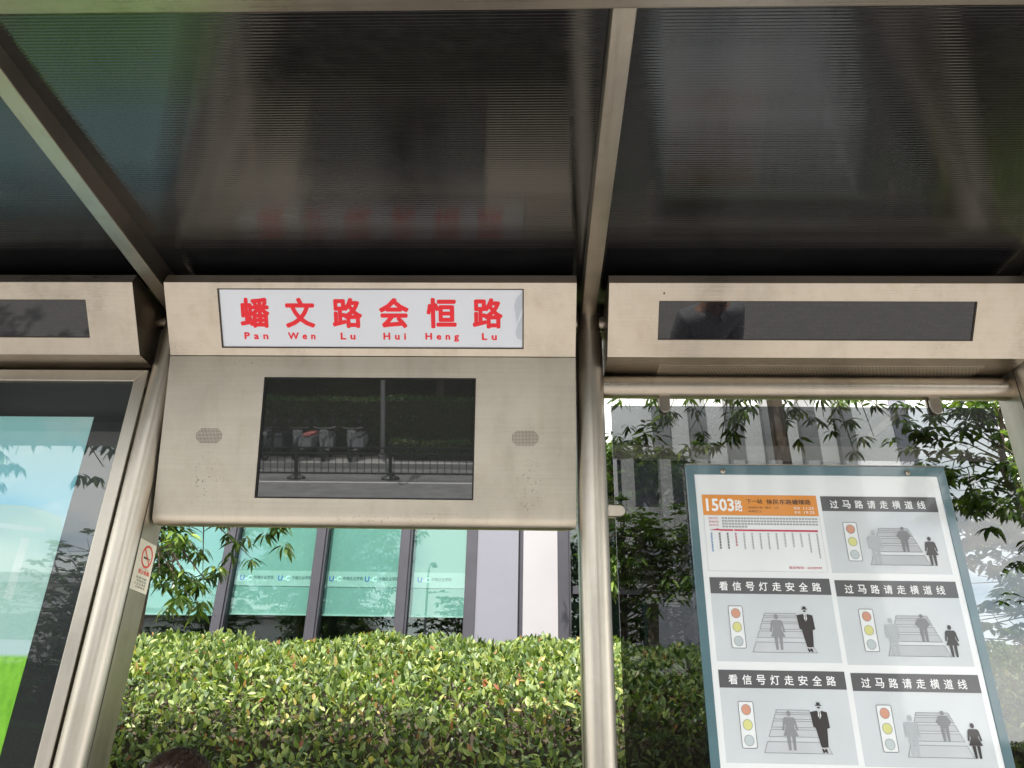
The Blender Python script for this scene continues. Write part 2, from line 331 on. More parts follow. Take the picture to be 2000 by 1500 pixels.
def text(body, fr, box, d, mat, parent, name='lettering', bold=0., space=1., keep=False, anchor=.5):
    """flat lettering fitted into box (a0,b0,a1,b1) of the frame; keep = keep proportions, height rules"""
    lo, hi, co_, faces = text_mesh(body, 0., space); a0, b0, a1, b1 = box; w = hi-lo
    sx, sy = (a1-a0)/w[0], (b1-b0)/w[1]
    if keep:
        sx = sy if sy*w[0] <= (a1-a0) else sx; a0 = a0+anchor*((a1-a0)-sx*w[0])
    m = MB()
    offs = [(0, 0)]+([(bold*math.cos(q*math.pi/4), bold*math.sin(q*math.pi/4)) for q in range(8)] if bold else [])   # overstruck to thicken the strokes
    if bold: fx, fy = (w[0]/(w[0]+2*bold)), (w[1]/(w[1]+2*bold)); a0 += bold*sx*fx; b0 += bold*sy*fy; sx *= fx; sy *= fy
    for q, (ox, oy) in enumerate(offs):
        m.add([fr.p(a0+(p[0]-lo[0]+ox)*sx, b0+(p[1]-lo[1]+oy)*sy, d+q*2e-5) for p in co_], faces)
    me = bpy.data.meshes.new(name); me.from_pydata(m.v, [], m.f); me.materials.append(MATS[mat]); return link(name, me, parent)

# ================================================================ GROUND
def sheet(name, lo, hi, z, mat): return struct(MB().add([(lo[0], lo[1], z), (hi[0], lo[1], z), (hi[0], hi[1], z), (lo[0], hi[1], z)], [(0, 1, 2, 3)]).build(name, mat))
sheet('ground', (-600, -600), (600, 600), -.16, 'soil')
sheet('road', (-300, -18.4), (300, -1.6), -.15, 'asphalt')
struct(MB().box((-300, -1.42, -.16), (300, 3.02, 0)).build('pavement', 'paving'))
struct(MB().box((-300, -1.6, -.16), (300, -1.423, .004)).build('kerb', 'kerb_stone', bevel=.015))
struct(MB().box((-300, -20.2, -.16), (300, -18.6, 0)).build('far_pavement', 'paving'))
struct(MB().box((-300, -18.6, -.16), (300, -18.4, .01)).build('far_kerb', 'kerb_stone', bevel=.015))
struct(MB().box((-300, 3.02, -.16), (300, 30, -.01)).build('planting_bed', 'soil'))
mk = MB()
mk.box((-300, -15.38, -.15), (300, -15.24, -.146))
struct(mk.build('lane_line', 'paint_white'))
mk = MB()
for k in range(-14, 14): mk.box((-5.9-2+k*6.15, -12.42, -.15), (-5.9+k*6.15, -12.28, -.146)); mk.box((-8.9+k*6.15, -8.9, -.15), (-6.9+k*6.15, -8.76, -.146))
struct(mk.build('lane_dashes', 'paint_white'))

# ================================================================ BUS SHELTER
PX = [-2.761, -1.287, .187, 1.661, 3.135]              # pole centres, 1.474 m apart
sh = thing('bus_shelter', 'stainless steel bus shelter with dark ribbed roof sheets and round posts', 'bus shelter', (-.55, 2.37, 0))
def zrib(Y): return 3.02-.047*(Y-1.1)/1.25             # underside of the roof arms
def pole_outline(x, r=.045, yf=2.335, yb=2.452, n=14):
    pts = [(x-r*math.cos(a), yf-r*math.sin(a)) for a in np.linspace(0, math.pi, n)]
    return pts+[(x+r, yb), (x-r, yb)]
for x in PX:
    m = MB(); m.prism([(a, b, 0) for a, b in pole_outline(x)], (0, 0, 2.905)); po = m.build('post', 'steel_z', sh, smooth=True)
    for sx in (-1, 1):                                  # joint between the rounded front and the flat sides
        MB().box((x+sx*.0452-.0008, 2.3335, 0), (x+sx*.0452+.0008, 2.3375, 2.904)).build('joint_strip', 'seam', po)
    m = MB(); m.prism([(a, b, 2.9) for a, b in pole_outline(x, .039, 2.335, 2.44)], (0, 0, .085)); m.build('post_collar', 'steel_z', po, smooth=True)
    m = MB(); P = [(1.0, zrib(1.0)), (2.50, zrib(2.5)), (2.50, 3.066), (1.0, 3.066)]
    m.prism([(x-.026, y, z) for y, z in P], (.052, 0, 0)); rb = m.build('roof_arm', 'steel_rib', sh, bevel=.0025)
    MB().tube([(x-.06, 2.36, 2.965), (x+.06, 2.36, 2.965)], .03, 16).build('cross_pin', 'steel_x', sh, smooth=True)
MB().box((-4.3, .9, 3.012), (4.7, 1.112, 3.12)).build('front_beam', 'steel_x', sh, bevel=.004)
MB().box((-4.3, 2.47, 2.99), (4.7, 2.53, 3.10)).build('rear_beam', 'steel_x', sh, bevel=.004)
for a, b_ in [(-4.235, -2.761)]+list(zip(PX[:-1], PX[1:])):
    MB().box((a+.004, 1.06, 3.064), (b_-.004, 2.56, 3.074)).build('roof_sheet', 'roof_sheet', sh)
for a, b_ in zip(PX[:-1], PX[1:]):
    if a == PX[1]: continue
    MB().tube([(a+.04, 2.395, 2.733), (b_-.04, 2.395, 2.733)], .0405, 24).build('rail', 'steel_x', sh, smooth=True)

# ---------------------------------------------------------------- sign box and displays under the roof
SIGN = Frame((0, 2.094, 2.966), (1, 0, 0), (0, -.149, .194))
def head_profile(yb=2.43): return [(2.108, 3.004), (2.0935, 2.967), (2.243, 2.7725), (yb, 2.7755), (yb, 3.004)]
def strip_rect_frame(fr, o, i, d0, d1, name, mat, parent):     # rectangular frame: outer and inner rectangles
    m = MB()
    for q in ([(o[0], o[1]), (o[2], o[1]), (i[2], i[1]), (i[0], i[1])], [(o[2], o[1]), (o[2], o[3]), (i[2], i[3]), (i[2], i[1])],
              [(o[2], o[3]), (o[0], o[3]), (i[0], i[3]), (i[2], i[3])], [(o[0], o[3]), (o[0], o[1]), (i[0], i[1]), (i[0], i[3])]):
        m.prism([fr.p(a, b_, d0) for a, b_ in q], fr.n*(d1-d0))
    return m.build(name, mat, parent)
def head_box(x0, x1, win, root, matname='steel_x'):
    """sloping steel box whose front sheet has a window opening win = (a0,b0,a1,b1)"""
    prof = head_profile(); back = [(y+(.012 if k < 3 else 0), z+(.010 if k in (1, 2) else 0)) for k, (y, z) in enumerate(prof)]
    m = MB(); m.prism([(x0+.002, y, z) for y, z in [(2.124, 3.0), (2.112, 2.968), (2.252, 2.786), (2.43, 2.786), (2.43, 3.0)]], (x1-x0-.004, 0, 0)); m.build('inner_case', 'black_gap', root)
    m = MB()                                            # front sheet, four strips round the opening
    o = (x0, -.2445, x1, 0.)
    m = strip_rect_frame(SIGN, o, win, -.0022, 0., 'front_sheet', matname, root)
    lp = MB(); lp.prism([(x0, 2.0935, 2.967), (x0, 2.108, 3.004), (x0, 2.111, 3.003), (x0, 2.0965, 2.966)], (x1-x0, 0, 0)); lp.build('top_lip', matname, root)
    bt = MB(); bt.prism([(x0, 2.2432, 2.772), (x0, 2.43, 2.775), (x0, 2.43, 2.778), (x0, 2.2432, 2.775)], (x1-x0, 0, 0)); bt.build('underside', matname, root)
    for x in (x0, x1-.003):
        e = MB(); e.prism([(x, y, z) for y, z in [(2.1115, 3.002), (2.097, 2.9672), (2.245, 2.7785), (2.43, 2.7785), (2.43, 3.002)]], (.003, 0, 0)); e.build('end_plate', matname, root)
def gasket(fr, w, parent, t=.004):
    return strip_rect_frame(fr, (w[0]+.0003, w[1]+.0003, w[2]-.0003, w[3]-.0003), (w[0]+t, w[1]+t, w[2]-t, w[3]-t), -.008, -.0025, 'gasket', 'seam', parent)

st = thing('station_sign', 'steel sign box with white panel of big red Chinese characters above the screen', 'sign', (-.55, 2.43, 2.775))
win = (-1.056, -.2195, -.0385, -.0195); head_box(-1.234, .134, win, st); gasket(SIGN, win, st)
sf = plate(SIGN, rect(win[0]+.002, win[1]+.002, win[2]-.002, win[3]-.002), -.012, -.006, 'sign_panel', 'sign_white', st)
for ch, cx in zip('蟠文路会恒路', (-.9375, -.785, -.6265, -.470, -.3115, -.158)):
    text(ch, SIGN, (cx-.050, -.1515, cx+.050, -.0505), -.0052, 'sign_red', sf, 'character', bold=.034)
for w, a0, a1 in (('Pan', -.978, -.897), ('Wen', -.830, -.737), ('Lu', -.652, -.602), ('Hui', -.508, -.432), ('Heng', -.367, -.254), ('Lu', -.178, -.128)):
    text(w, SIGN, (a0, -.1965 if 'g' in w else -.1905, a1, -.1665), -.0052, 'sign_red', sf, 'lettering', bold=.035, space=1.75)
pe = [(-.041, -.026), (-.041, -.075), (-.052, -.105), (-.062, -.135), (-.066, -.10), (-.07, -.075), (-.062, -.05), (-.05, -.038)]
plate(SIGN, pe, -.0055, -.0048, 'peeling_film', 'sign_film', sf)
plate(SIGN, [(-.041, -.10), (-.041, -.19), (-.06, -.185), (-.066, -.165), (-.06, -.14)], -.0055, -.0046, 'peeling_film', 'sign_film', sf)

def led(label, x0, x1, w0, w1, name='display_box'):
    r = thing(name, label, 'display', ((x0+x1)/2, 2.43, 2.775), 'dark display boxes under the roof')
    w = (w0, -.1868, w1, -.0575); head_box(x0, x1, w, r); gasket(SIGN, w, r, .003)
    plate(SIGN, rect(w[0]+.002, w[1]+.002, w[2]-.002, w[3]-.002), -.012, -.006, 'display_window', 'led_window', r)
    return r
r = led('long steel display box with dark window above the timetable glass', .24, 1.608, .404, 1.4265)
plate(SIGN, ngon(.4195, -.033, .0035, n=10), -.0005, .0006, 'lock_hole', 'seam', r)
u = Frame((0, 2.2432, 2.7718), (1, 0, 0), (0, 1, .016)); u.n = np.array([0, .016, -1.])   # perforated service strip underneath
vt = plate(u, rect(.42, .055, 1.5, .150), .0005, .0025, 'vent_plate', 'steel_cabinet', r)
m = MB()
for i in range(90):
    for j in range(7): m.prism([u.p(a, b_, .0026) for a, b_ in ngon(.432+i*.0119+(j % 2)*.006, .063+j*.0125, .0019, n=6)], u.n*.0004)
o = m.build('perforations', 'seam', vt); o['kind'] = 'stuff'
led('steel display box with dark window above the advertising panel', -2.708, -1.34, -2.53, -1.5045)

# ---------------------------------------------------------------- cabinet with the screen
CAB = Frame((0, 2.243, 2.772), (1, 0, 0), (0, -.121, .522))
cb = thing('screen_cabinet', 'wide beige steel cabinet holding a switched-off screen between two speaker grilles', 'screen', (-.55, 2.44, 2.2))
SW = (-.9065, -.4765, -.196, -.0745)
def cab_outline(ins=0.):
    r_ = .035; o = [(-1.234+ins, -.003-ins), (.134-ins, -.003-ins)]
    for cx, a in ((.134-ins-r_, 0), (-1.234+ins+r_, -90)):
        for k in range(6):
            w = math.radians(a-18*k); o.append((cx+r_*math.cos(w), -.536+ins+r_+r_*math.sin(w)-0.0))
    return o
bm = bmesh.new()                                        # front sheet with rounded lower corners, bent back along the bottom
nx, ny = 60, 40
def cab_pt(i, j):
    xf, yf = i/nx, j/ny
    s_ = yf*.66                                         # arc length down the front
    flat = .533; R_ = .032
    if s_ <= flat: q = CAB.p(0, -.003-s_, 0)
    else:
        th = min((s_-flat)/R_, 1.75); base = np.array(CAB.p(0, -.003-flat, 0)); q = base-CAB.y*R_*math.sin(th)-CAB.n*R_*(1-math.cos(th))
        rest = (s_-flat)-1.75*R_
        if rest > 0: q = q+(-CAB.y*math.cos(1.75)-CAB.n*math.sin(1.75))*rest
    return q
def cab_x(i, s_):                                       # side edges pull in round the lower corners
    r_ = .016; e = max(0, s_-(.57-r_)); e = min(e, r_); pull = r_-math.sqrt(max(r_*r_-e*e, 0)); return pull
xs = sorted(set([-1.234+1.368*i/nx for i in range(nx+1)]+[SW[0], SW[2]])); ys = sorted(set([.66*j/ny for j in range(ny+1)]+[-SW[3]-.003, -SW[1]-.003]))
grid = {}
for i, x in enumerate(xs):
    for j, s_ in enumerate(ys):
        q = cab_pt(0, s_/.66*ny); pull = cab_x(0, s_); xx = -.55+(x+.55)*(1-pull/.684); grid[i, j] = bm.verts.new((xx, q[1], q[2]))
for i in range(len(xs)-1):
    for j in range(len(ys)-1):
        cx, cs = (xs[i]+xs[i+1])/2, -(ys[j]+ys[j+1])/2-.003
        if SW[0] < cx < SW[2] and SW[1] < cs < SW[3]: continue
        bm.faces.new((grid[i, j], grid[i, j+1], grid[i+1, j+1], grid[i+1, j]))
me = bpy.data.meshes.new('front_sheet'); bm.to_mesh(me); bm.free(); me.materials.append(MATS['steel_cabinet']); me.shade_smooth(); link('front_sheet', me, cb)
for x in (-1.2335, .1305):                              # side plates
    m = MB(); m.prism([(x, y, z) for y, z in [(2.247, 2.768), (2.362, 2.268), (2.39, 2.24), (2.44, 2.236), (2.44, 2.768)]], (.003, 0, 0)); m.build('side_plate', 'steel_cabinet', cb)
MB().box((-1.2, 2.437, 2.235), (.1, 2.443, 2.77)).build('back_plate', 'steel_x', cb)
gk = strip_rect_frame(CAB, SW, (SW[0]+.005, SW[1]+.005, SW[2]-.005, SW[3]-.005), -.014, -.0025, 'screen_edge', 'black_gap', cb)
plate(CAB, rect(SW[0]+.003, SW[1]+.003, SW[2]-.003, SW[3]-.003), -.016, -.009, 'screen', 'dark_screen', cb)
for gx in (-1.0745, -.031):
    m = MB()
    for j in range(11):
        for i in range(19):
            a, b_ = gx+(i-9)*.0046, -.2745+(j-5)*.0046
            if abs(a-gx)/.043+max(0, abs(b_+.2745)-.012)/.03 > 1.02: continue
            m.prism([CAB.p(*p, .0002) for p in ngon(a, b_, .0016, n=6)], CAB.n*.0004)
    m.build('speaker_grille', 'seam', cb)

# ---------------------------------------------------------------- advertising panel (left bay)
AD = Frame((0, 2.327, 0), (1, 0, 0), (0, 0, 1))
ad = thing('advertising_panel', 'tall advertising panel with pale sky and green meadow poster behind glass', 'billboard', (-2.02, 2.37, .3))
O, I = (-2.70, .30, -1.345, 2.757), (-2.66, .36, -1.3885, 2.714)
for q in ([(O[0], O[1]), (O[2], O[1]), (I[2], I[1]), (I[0], I[1])], [(O[2], O[1]), (O[2], O[3]), (I[2], I[3]), (I[2], I[1])],
          [(O[2], O[3]), (O[0], O[3]), (I[0], I[3]), (I[2], I[3])], [(O[0], O[3]), (O[0], O[1]), (I[0], I[1]), (I[0], I[3])]):
    plate(AD, q, -.022, 0, 'frame_bar', 'steel_z', ad, bevel=.003)
MB().box((O[0]+.006, 2.349, O[1]+.006), (O[2]-.006, 2.43, O[3]-.02)).build('case', 'steel_z', ad)
plate(AD, rect(I[0]-.005, I[1]-.005, I[2]+.005, I[3]+.005), -.0215, -.018, 'backing', 'ad_black', ad)
ps = plate(AD, rect(-2.56, .5, -1.503, 2.585), -.0178, -.0165, 'poster', 'ad_print', ad)
def ad_pt(u, v): p = at_y(u, v, 2.3435); return p[0], p[2]
hill = [ad_pt(*q) for q in ((178, 1062), (150, 1035), (120, 1012), (90, 998), (50, 988), (0, 985))]; x9 = -2.556
hill = [(min(a, -1.5045), z) for a, z in hill]
m = MB(); hp_ = [(-1.5035, hill[0][1])]+hill[1:]+[(x9, hill[-1][1]-.1), (x9, 1.86), (-1.5035, 1.86)]; m.add([AD.p(a, b_, -.0161) for a, b_ in hp_], [tuple(range(len(hp_)))]); m.build('printed_hill', 'ad_hill', ps)
m = MB()
for k in range(7): a = -1.60-.135*k; m.add([AD.p(x, z, -.0158) for x, z in ((a, 1.98), (a-.028, 1.98), (a-.028, 2.17+.012*k), (a, 2.165+.012*k))], [(0, 1, 2, 3)])
m.add([AD.p(x, z, -.0158) for x, z in ((-1.56, 2.185), (-2.5, 2.275), (-2.5, 2.29), (-1.56, 2.20))], [(0, 1, 2, 3)]); m.build('printed_pavilion', 'ad_haze', ps)
plate(AD, rect(I[0]-.003, I[1]-.003, I[2]+.003, I[3]+.003), -.009, -.005, 'pane', 'pane_clear', ad)

# ---------------------------------------------------------------- glass panel with clamps
gp = thing('glass_panel', 'grey tinted glass screen clamped between posts behind the timetable board', 'glass panel', (.92, 2.4, .35))
MB().box((.262, 2.397, .35), (1.556, 2.405, 2.664)).build('pane', 'pane_tinted', gp)
def clamp(cx, cz, kind):
    for d0, d1 in ((2.384, 2.3955), (2.4065, 2.416)):
        w, l = .0185, .055
        arc = [(w*math.cos(a), w*math.sin(a)) for a in np.linspace(math.pi, 2*math.pi, 9)]
        pts = [(a, b_-l+w) for a, b_ in arc]+[(w, .012), (-w, .012)]
        rot = {'top': lambda a, b_: (a, b_), 'left': lambda a, b_: (-b_, a), 'right': lambda a, b_: (b_, a)}[kind]
        m = MB(); m.prism([(cx+rot(a, b_)[0], d0, cz+rot(a, b_)[1]) for a, b_ in pts], (0, d1-d0, 0)); m.build('clamp', 'steel_x', gp, bevel=.002)
clamp(.445, 2.69, 'top'); clamp(1.36, 2.69, 'top')
for z in (2.289, 1.2): clamp(.238, z, 'left'); clamp(1.612, z, 'right')

# ---------------------------------------------------------------- timetable board
BD = Frame((0, 2.372, 0), (1, 0, 0), (0, 0, 1)); K = 2.372/2.385      # printed face
def bx(x): return x*K
def bz(z): return 1.6+(z-1.6)*K
tb = thing('timetable_board', 'framed board of printed bus timetable and road safety cards on the glass', 'notice board', (.92, 2.39, 1.28))
B0, B1, Z0, Z1 = bx(.497), bx(1.336), 1.26, bz(2.447); J0, J1, Y0, Y1 = bx(.524), bx(1.309), 1.29, bz(2.414)
plate(BD, rect(B0+.001, Z0+.001, B1-.001, Z1-.001), -.016, -.008, 'backing', 'board_teal', tb)
for q in ([(B0, Z0), (B1, Z0), (J1, Y0), (J0, Y0)], [(B1, Z0), (B1, Z1), (J1, Y1), (J1, Y0)], [(B1, Z1), (B0, Z1), (J0, Y1), (J1, Y1)], [(B0, Z1), (B0, Z0), (J0, Y0), (J0, Y1)]):
    plate(BD, q, -.0078, .0, 'frame_bar', 'board_teal', tb, bevel=.0012)
plate(BD, [(B0, Z1+.0003), (B1, Z1+.0003), (B1, Z1+.003), (B0, Z1+.003)], -.016, .0006, 'edge_strip', 'steel_x', tb)
plate(BD, rect(J0+.0004, Y0, J1-.0004, Y1), -.0075, -.003, 'sheet', 'clear_white', tb)
for sx in (.617, 1.214):
    m = MB(); c = BD.p(bx(sx), bz(2.4245), 0); m.tube([(c[0], c[1], c[2]), (c[0], c[1]-.004, c[2]), (c[0], c[1]-.0075, c[2])], [.0085, .008, .004], 14); s_ = m.build('screw', 'steel_x', tb, smooth=True)
    MB().box((c[0]-.0012, c[1]-.0082, c[2]-.004), (c[0]+.0012, c[1]-.0074, c[2]+.004)).build('slot', 'seam', s_)
LAY = -.0022
class Card:
    def __init__(s, x0, z1, w=.366, h=.245, name='card', mat='card_grey'):
        s.x0, s.z1, s.w, s.h = bx(x0), bz(z1), w*K, h*K
        s.o = plate(BD, rect(s.x0, s.z1-s.h, s.x0+s.w, s.z1), -.0029, LAY-.0003, name, mat, tb)
    def P(s, u, v): return (s.x0+u*s.w, s.z1-v*s.h)
    def poly(s, pts, name, mat, k=1):
        m = MB(); d = LAY+.0003*k; m.add([BD.p(*s.P(u, v), d) for u, v in pts], [tuple(range(len(pts)))[::-1]]); return m.build(name, mat, s.o)
    def polys(s, lst, name, mat, k=1):
        m = MB(); d = LAY+.0003*k
        for pts in lst: m.add([BD.p(*s.P(u, v), d) for u, v in pts], [tuple(range(len(pts)))[::-1]])
        return m.build(name, mat, s.o)
    def text(s, body, u0, v0, u1, v1, mat, k=2, **kw):
        a0, b1 = s.P(u0, v0); a1, b0 = s.P(u1, v1); return text(body, BD, (a0, b0, a1, b1), LAY+.0003*k, mat, s.o, **kw)
def outline(pts, t):                                    # closed outline as thin quads (card units, t in width)
    out = []
    for i in range(len(pts)):
        (a, b_), (c, d) = pts[i], pts[(i+1) % len(pts)]; L_ = math.hypot(c-a, (d-b_)*.67)+1e-9; nx_, ny_ = -(d-b_)*.67/L_*t, (c-a)/L_*t/.67
        out.append([(a, b_), (c, d), (c+nx_, d+ny_), (a+nx_, b_+ny_)])
    return out
def rrect(a0, b0, a1, b1, r):
    pts = []
    for cx, cy, s0 in ((a1-r, b1-r*1.5, 0), (a0+r, b1-r*1.5, 90), (a0+r, b0+r*1.5, 180), (a1-r, b0+r*1.5, 270)):
        for k in range(5):
            w = math.radians(s0+22.5*k); pts.append((cx+r*math.cos(w), cy+1.5*r*math.sin(w)))
    return pts
def traffic_light(c, x0, x1, y0=.345, y1=.85):
    rr_ = rrect(x0, y0, x1, y1, .016); c.poly(rr_, 'traffic_light', 'card_white', 1); c.polys(outline(rr_, .005), 'traffic_light_outline', 'print_line', 2)
    cx = (x0+x1)/2
    for v, mt in ((.437, 'lamp_red'), (.60, 'lamp_yellow'), (.765, 'lamp_pale')):
        el = ngon(cx, v, .038, .060, 18); c.poly(el, 'signal_lamp', mt, 3); c.polys(outline(el, .0035), 'signal_ring', 'print_mid', 4)
def stripes(c, l0, r0, l1, r1, rows):
    t0, t1 = rows[0][0], rows[-1][1]; f = lambda a, b_, v: a+(b_-a)*(v-t0)/(t1-t0)
    for v0, v1 in rows:
        q = [(f(l0, l1, v0), v0), (f(r0, r1, v0), v0), (f(r0, r1, v1), v1), (f(l0, l1, v1), v1)]
        c.poly(q, 'crossing_stripe', 'stripe_grey', 1); c.polys(outline(q, .004), 'stripe_outline', 'print_mid', 2)
def figure(c, cx, y0, y1, kind, mat, k=4, wide=1.):
    H = y1-y0; W_ = H*.67*wide; f = lambda pts: [(cx+a*W_, y0+b_*H) for a, b_ in pts]
    head = f(ngon(0, .075, .062, .075, 14))
    if kind == 'woman':
        body = f([(-.12, .17), (.12, .17), (.17, .22), (.22, .50), (.17, .51), (.13, .33), (.11, .42), (.21, .64), (-.21, .64), (-.11, .42), (-.13, .33), (-.17, .51), (-.22, .50), (-.17, .22)])
        legs = [f([(-.12, .645), (-.02, .645), (-.03, 1.), (-.10, 1.)]), f([(.02, .645), (.12, .645), (.10, 1.), (.03, 1.)])]
    elif kind == 'akimbo':
        body = f([(-.13, .17), (.13, .17), (.24, .36), (.12, .52), (.12, .58), (-.12, .58), (-.12, .52), (-.24, .36)])
        legs = [f([(-.12, .585), (-.01, .585), (-.03, 1.), (-.10, 1.)]), f([(.01, .585), (.12, .585), (.10, 1.), (.03, 1.)])]
    else:
        body = f([(-.14, .17), (.14, .17), (.19, .22), (.20, .54), (.15, .54), (.13, .30), (.12, .56), (-.12, .56), (-.13, .30), (-.15, .54), (-.20, .54), (-.19, .22)])
        legs = [f([(-.12, .565), (-.01, .565), (-.02, 1.), (-.10, 1.)]), f([(.01, .565), (.12, .565), (.10, 1.), (.02, 1.)])]
    c.polys([head, body]+legs, 'pedestrian', mat, k)
def hat_man(c, cx, y0, y1):
    H = y1-y0; W_ = H*.50; f = lambda pts: [(cx+a*W_, y0+b_*H) for a, b_ in pts]
    parts = [f([(-.05, 0), (.05, 0), (.05, .045), (.09, .05), (.09, .068), (-.09, .068), (-.09, .05), (-.05, .045)]),
             f([(-.05, .095), (0, .085), (.05, .095), (.035, .115), (0, .125), (-.035, .115)]),
             f([(-.26, .195), (-.06, .165), (0, .26), (.06, .165), (.22, .195), (.25, .50), (.17, .52), (.13, .88), (.02, .89), (-.02, .89), (-.07, .88), (-.16, .50), (-.22, .49)]),
             f([(-.07, .92), (-.02, .91), (.0, .95), (.03, .91), (.08, .92), (.10, 1.), (.05, .985), (.02, .965), (.0, .985), (-.03, 1.)])]
    c.polys(parts, 'man_with_hat', 'print_black', 4)
    c.polys([f([(-.03, .17), (.03, .17), (.045, .27), (0, .33), (-.045, .27)])], 'shirt_front', 'card_white', 5)
    c.polys([f([(-.012, .18), (.012, .18), (.01, .30), (0, .32), (-.01, .30)])], 'necktie', 'print_black', 6)
R1 = [(.43, .465), (.478, .535), (.55, .622), (.64, .722), (.77, .892)]; R2 = [(.42, .457), (.47, .532), (.55, .622), (.64, .727), (.765, .895)]
def walk_card(x0, z1, name='safety_card'):
    c = Card(x0, z1, name=name); c.poly(rect(0, 0, 1, .2), 'heading', 'print_dark', 1)
    for i, ch in enumerate('过马路请走横道线'): c.text(ch, .075+i*.1075, .052, .145+i*.1075, .162, 'print_white', 2, bold=.014)
    traffic_light(c, .155, .275); stripes(c, .455, .705, .335, .835, R2)
    figure(c, .40, .45, .89, 'man', 'print_pale', 3); figure(c, .655, .40, .725, 'akimbo', 'print_mid', 4, 1.15); figure(c, .865, .525, .895, 'woman', 'print_black', 5)
def wait_card(x0, z1, name='safety_card'):
    c = Card(x0, z1, name=name); c.poly(rect(0, 0, 1, .2), 'heading', 'print_dark', 1)
    for i, ch in enumerate('看信号灯走安全路'): c.text(ch, .075+i*.1105, .052, .148+i*.1105, .162, 'print_white', 2, bold=.014)
    traffic_light(c, .13, .25); stripes(c, .425, .68, .295, .815, R1)
    figure(c, .515, .44, .86, 'woman', 'print_mid', 3); hat_man(c, .755, .345, .885)
for x0, z1, fn in ((.921, 2.344, walk_card), (.542, 2.081, wait_card), (.923, 2.077, walk_card), (.5425, 1.8125, wait_card), (.9255, 1.8095, walk_card), (.543, 1.545, wait_card), (.927, 1.543, walk_card)): fn(x0, z1)
c = Card(.542, 2.3455, name='timetable_card', mat='card_white')
c.poly(rect(0, 0, 1, .275), 'orange_heading', 'print_orange', 1)
c.text('1503', .03, .05, .275, .225, 'print_white', bold=.03); c.text('路', .28, .065, .345, .225, 'print_white', bold=.02)
c.text('下一站', .385, .055, .525, .115, 'print_black', bold=.012); c.text('徐民东路蟠臻路', .56, .055, .945, .125, 'print_black', bold=.012)
c.text('本线实行单一票价：2元', .395, .155, .66, .185, 'print_black'); c.text('单程巴士', .395, .205, .51, .235, 'print_black')
c.text('首班', .79, .155, .845, .19, 'print_white'); c.text('11:25', .875, .155, .965, .19, 'print_white'); c.text('末班', .79, .21, .845, .245, 'print_white'); c.text('19:25', .875, .21, .965, .245, 'print_white')
for k in range(3): c.text(('双休日班次', '参考时刻', '双休日')[k], .04, .305+k*.045, (.125, .125, .12)[k], .332+k*.045, 'print_crimson')
m = []
for rr_ in range(4):
    for q in range(15 if rr_ < 3 else 4):
        a = .155+q*.0555
        for e in range(4): m.append(rect(a+e*.0115+(.004 if e > 1 else 0), .305+rr_*.037, a+e*.0115+.008+(.004 if e > 1 else 0), .326+rr_*.037))
c.polys(m, 'departure_times', 'print_mid', 2)
c.polys([[(.04, .475), (.115, .452), (.125, .462), (.97, .462), (.97, .487), (.13, .484), (.125, .478)]], 'route_arrow', 'print_crimson', 2)
c.polys([rect(.245, .455, .252, .49)], 'stop_mark', 'print_white', 3)
for i in range(14):
    a = .045+i*.0695; n = (7, 6, 6, 5, 6, 6, 6, 6, 6, 5, 5, 5, 7, 9)[i]; q = []
    for e in range(n):
        v = .51+e*.036; q += [rect(a, v, a+.017, v+.005), rect(a, v+.011, a+.017, v+.015), rect(a+.006, v, a+.0105, v+.026), rect(a, v+.021, a+.017, v+.026)]
    c.polys(q, 'stop_name', ('print_blue', 'print_black', 'print_black', 'print_crimson')[i] if i < 4 else 'print_pale', 2)
c.text('投诉电话：65220747', .68, .93, .955, .965, 'print_crimson', bold=.008)
c.polys(outline(rect(.0, .275, 1., 1.), .002), 'card_border', 'print_pale', 2)

# ---------------------------------------------------------------- no-smoking sticker on the flat side of the post
SK = Frame((-1.2418, 2.336, 2.012), (0, 1, 0), (0, 0, 1)); SK.n = np.array([1., 0, 0])
sk = thing('warning_sticker', 'small cream no smoking sticker on the flat side of the left post', 'sticker', (-1.24, 2.39, 2.09))
b_ = plate(SK, rect(.002, .002, .114, .158), .0004, .0012, 'label_sheet', 'sticker', sk)
ring = ngon(.066, .112, .036, .036, 28); ring2 = ngon(.066, .112, .029, .029, 28)
m = MB()
for i in range(28): j = (i+1) % 28; m.add([SK.p(*q, .0018) for q in (ring[i], ring[j], ring2[j], ring2[i])], [(0, 1, 2, 3)])
w = math.radians(-45); dx, dy = .03*math.cos(w), .03*math.sin(w); m.add([SK.p(*q, .002) for q in ((.066-dx-.002, .112-dy-.002), (.066+dx-.002, .112+dy-.002), (.066+dx+.002, .112+dy+.002), (.066-dx+.002, .112-dy+.002))], [(0, 1, 2, 3)])
m.build('prohibition_ring', 'print_red', b_)
m = MB(); m.add([SK.p(*q, .0017) for q in rect(.045, .104, .078, .110)], [(0, 1, 2, 3)]); m.add([SK.p(*q, .0017) for q in rect(.081, .104, .086, .110)], [(0, 1, 2, 3)]); m.build('cigarette', 'print_black', b_)
text('禁止吸烟', SK, (.03, .056, .102, .070), .0016, 'print_red', b_, bold=.02)
text('NO SMOKING', SK, (.04, .0715, .095, .0745), .0016, 'print_mid', b_)
for k, (s_, mt) in enumerate((('违者罚款', 'print_black'), ('举报电话', 'print_black'), ('12345', 'print_black'), ('文明乘车', 'print_black'))): text(s_, SK, (.025+.006*(k % 2), .040-k*.0095, .095, .047-k*.0095), .0016, mt, b_)

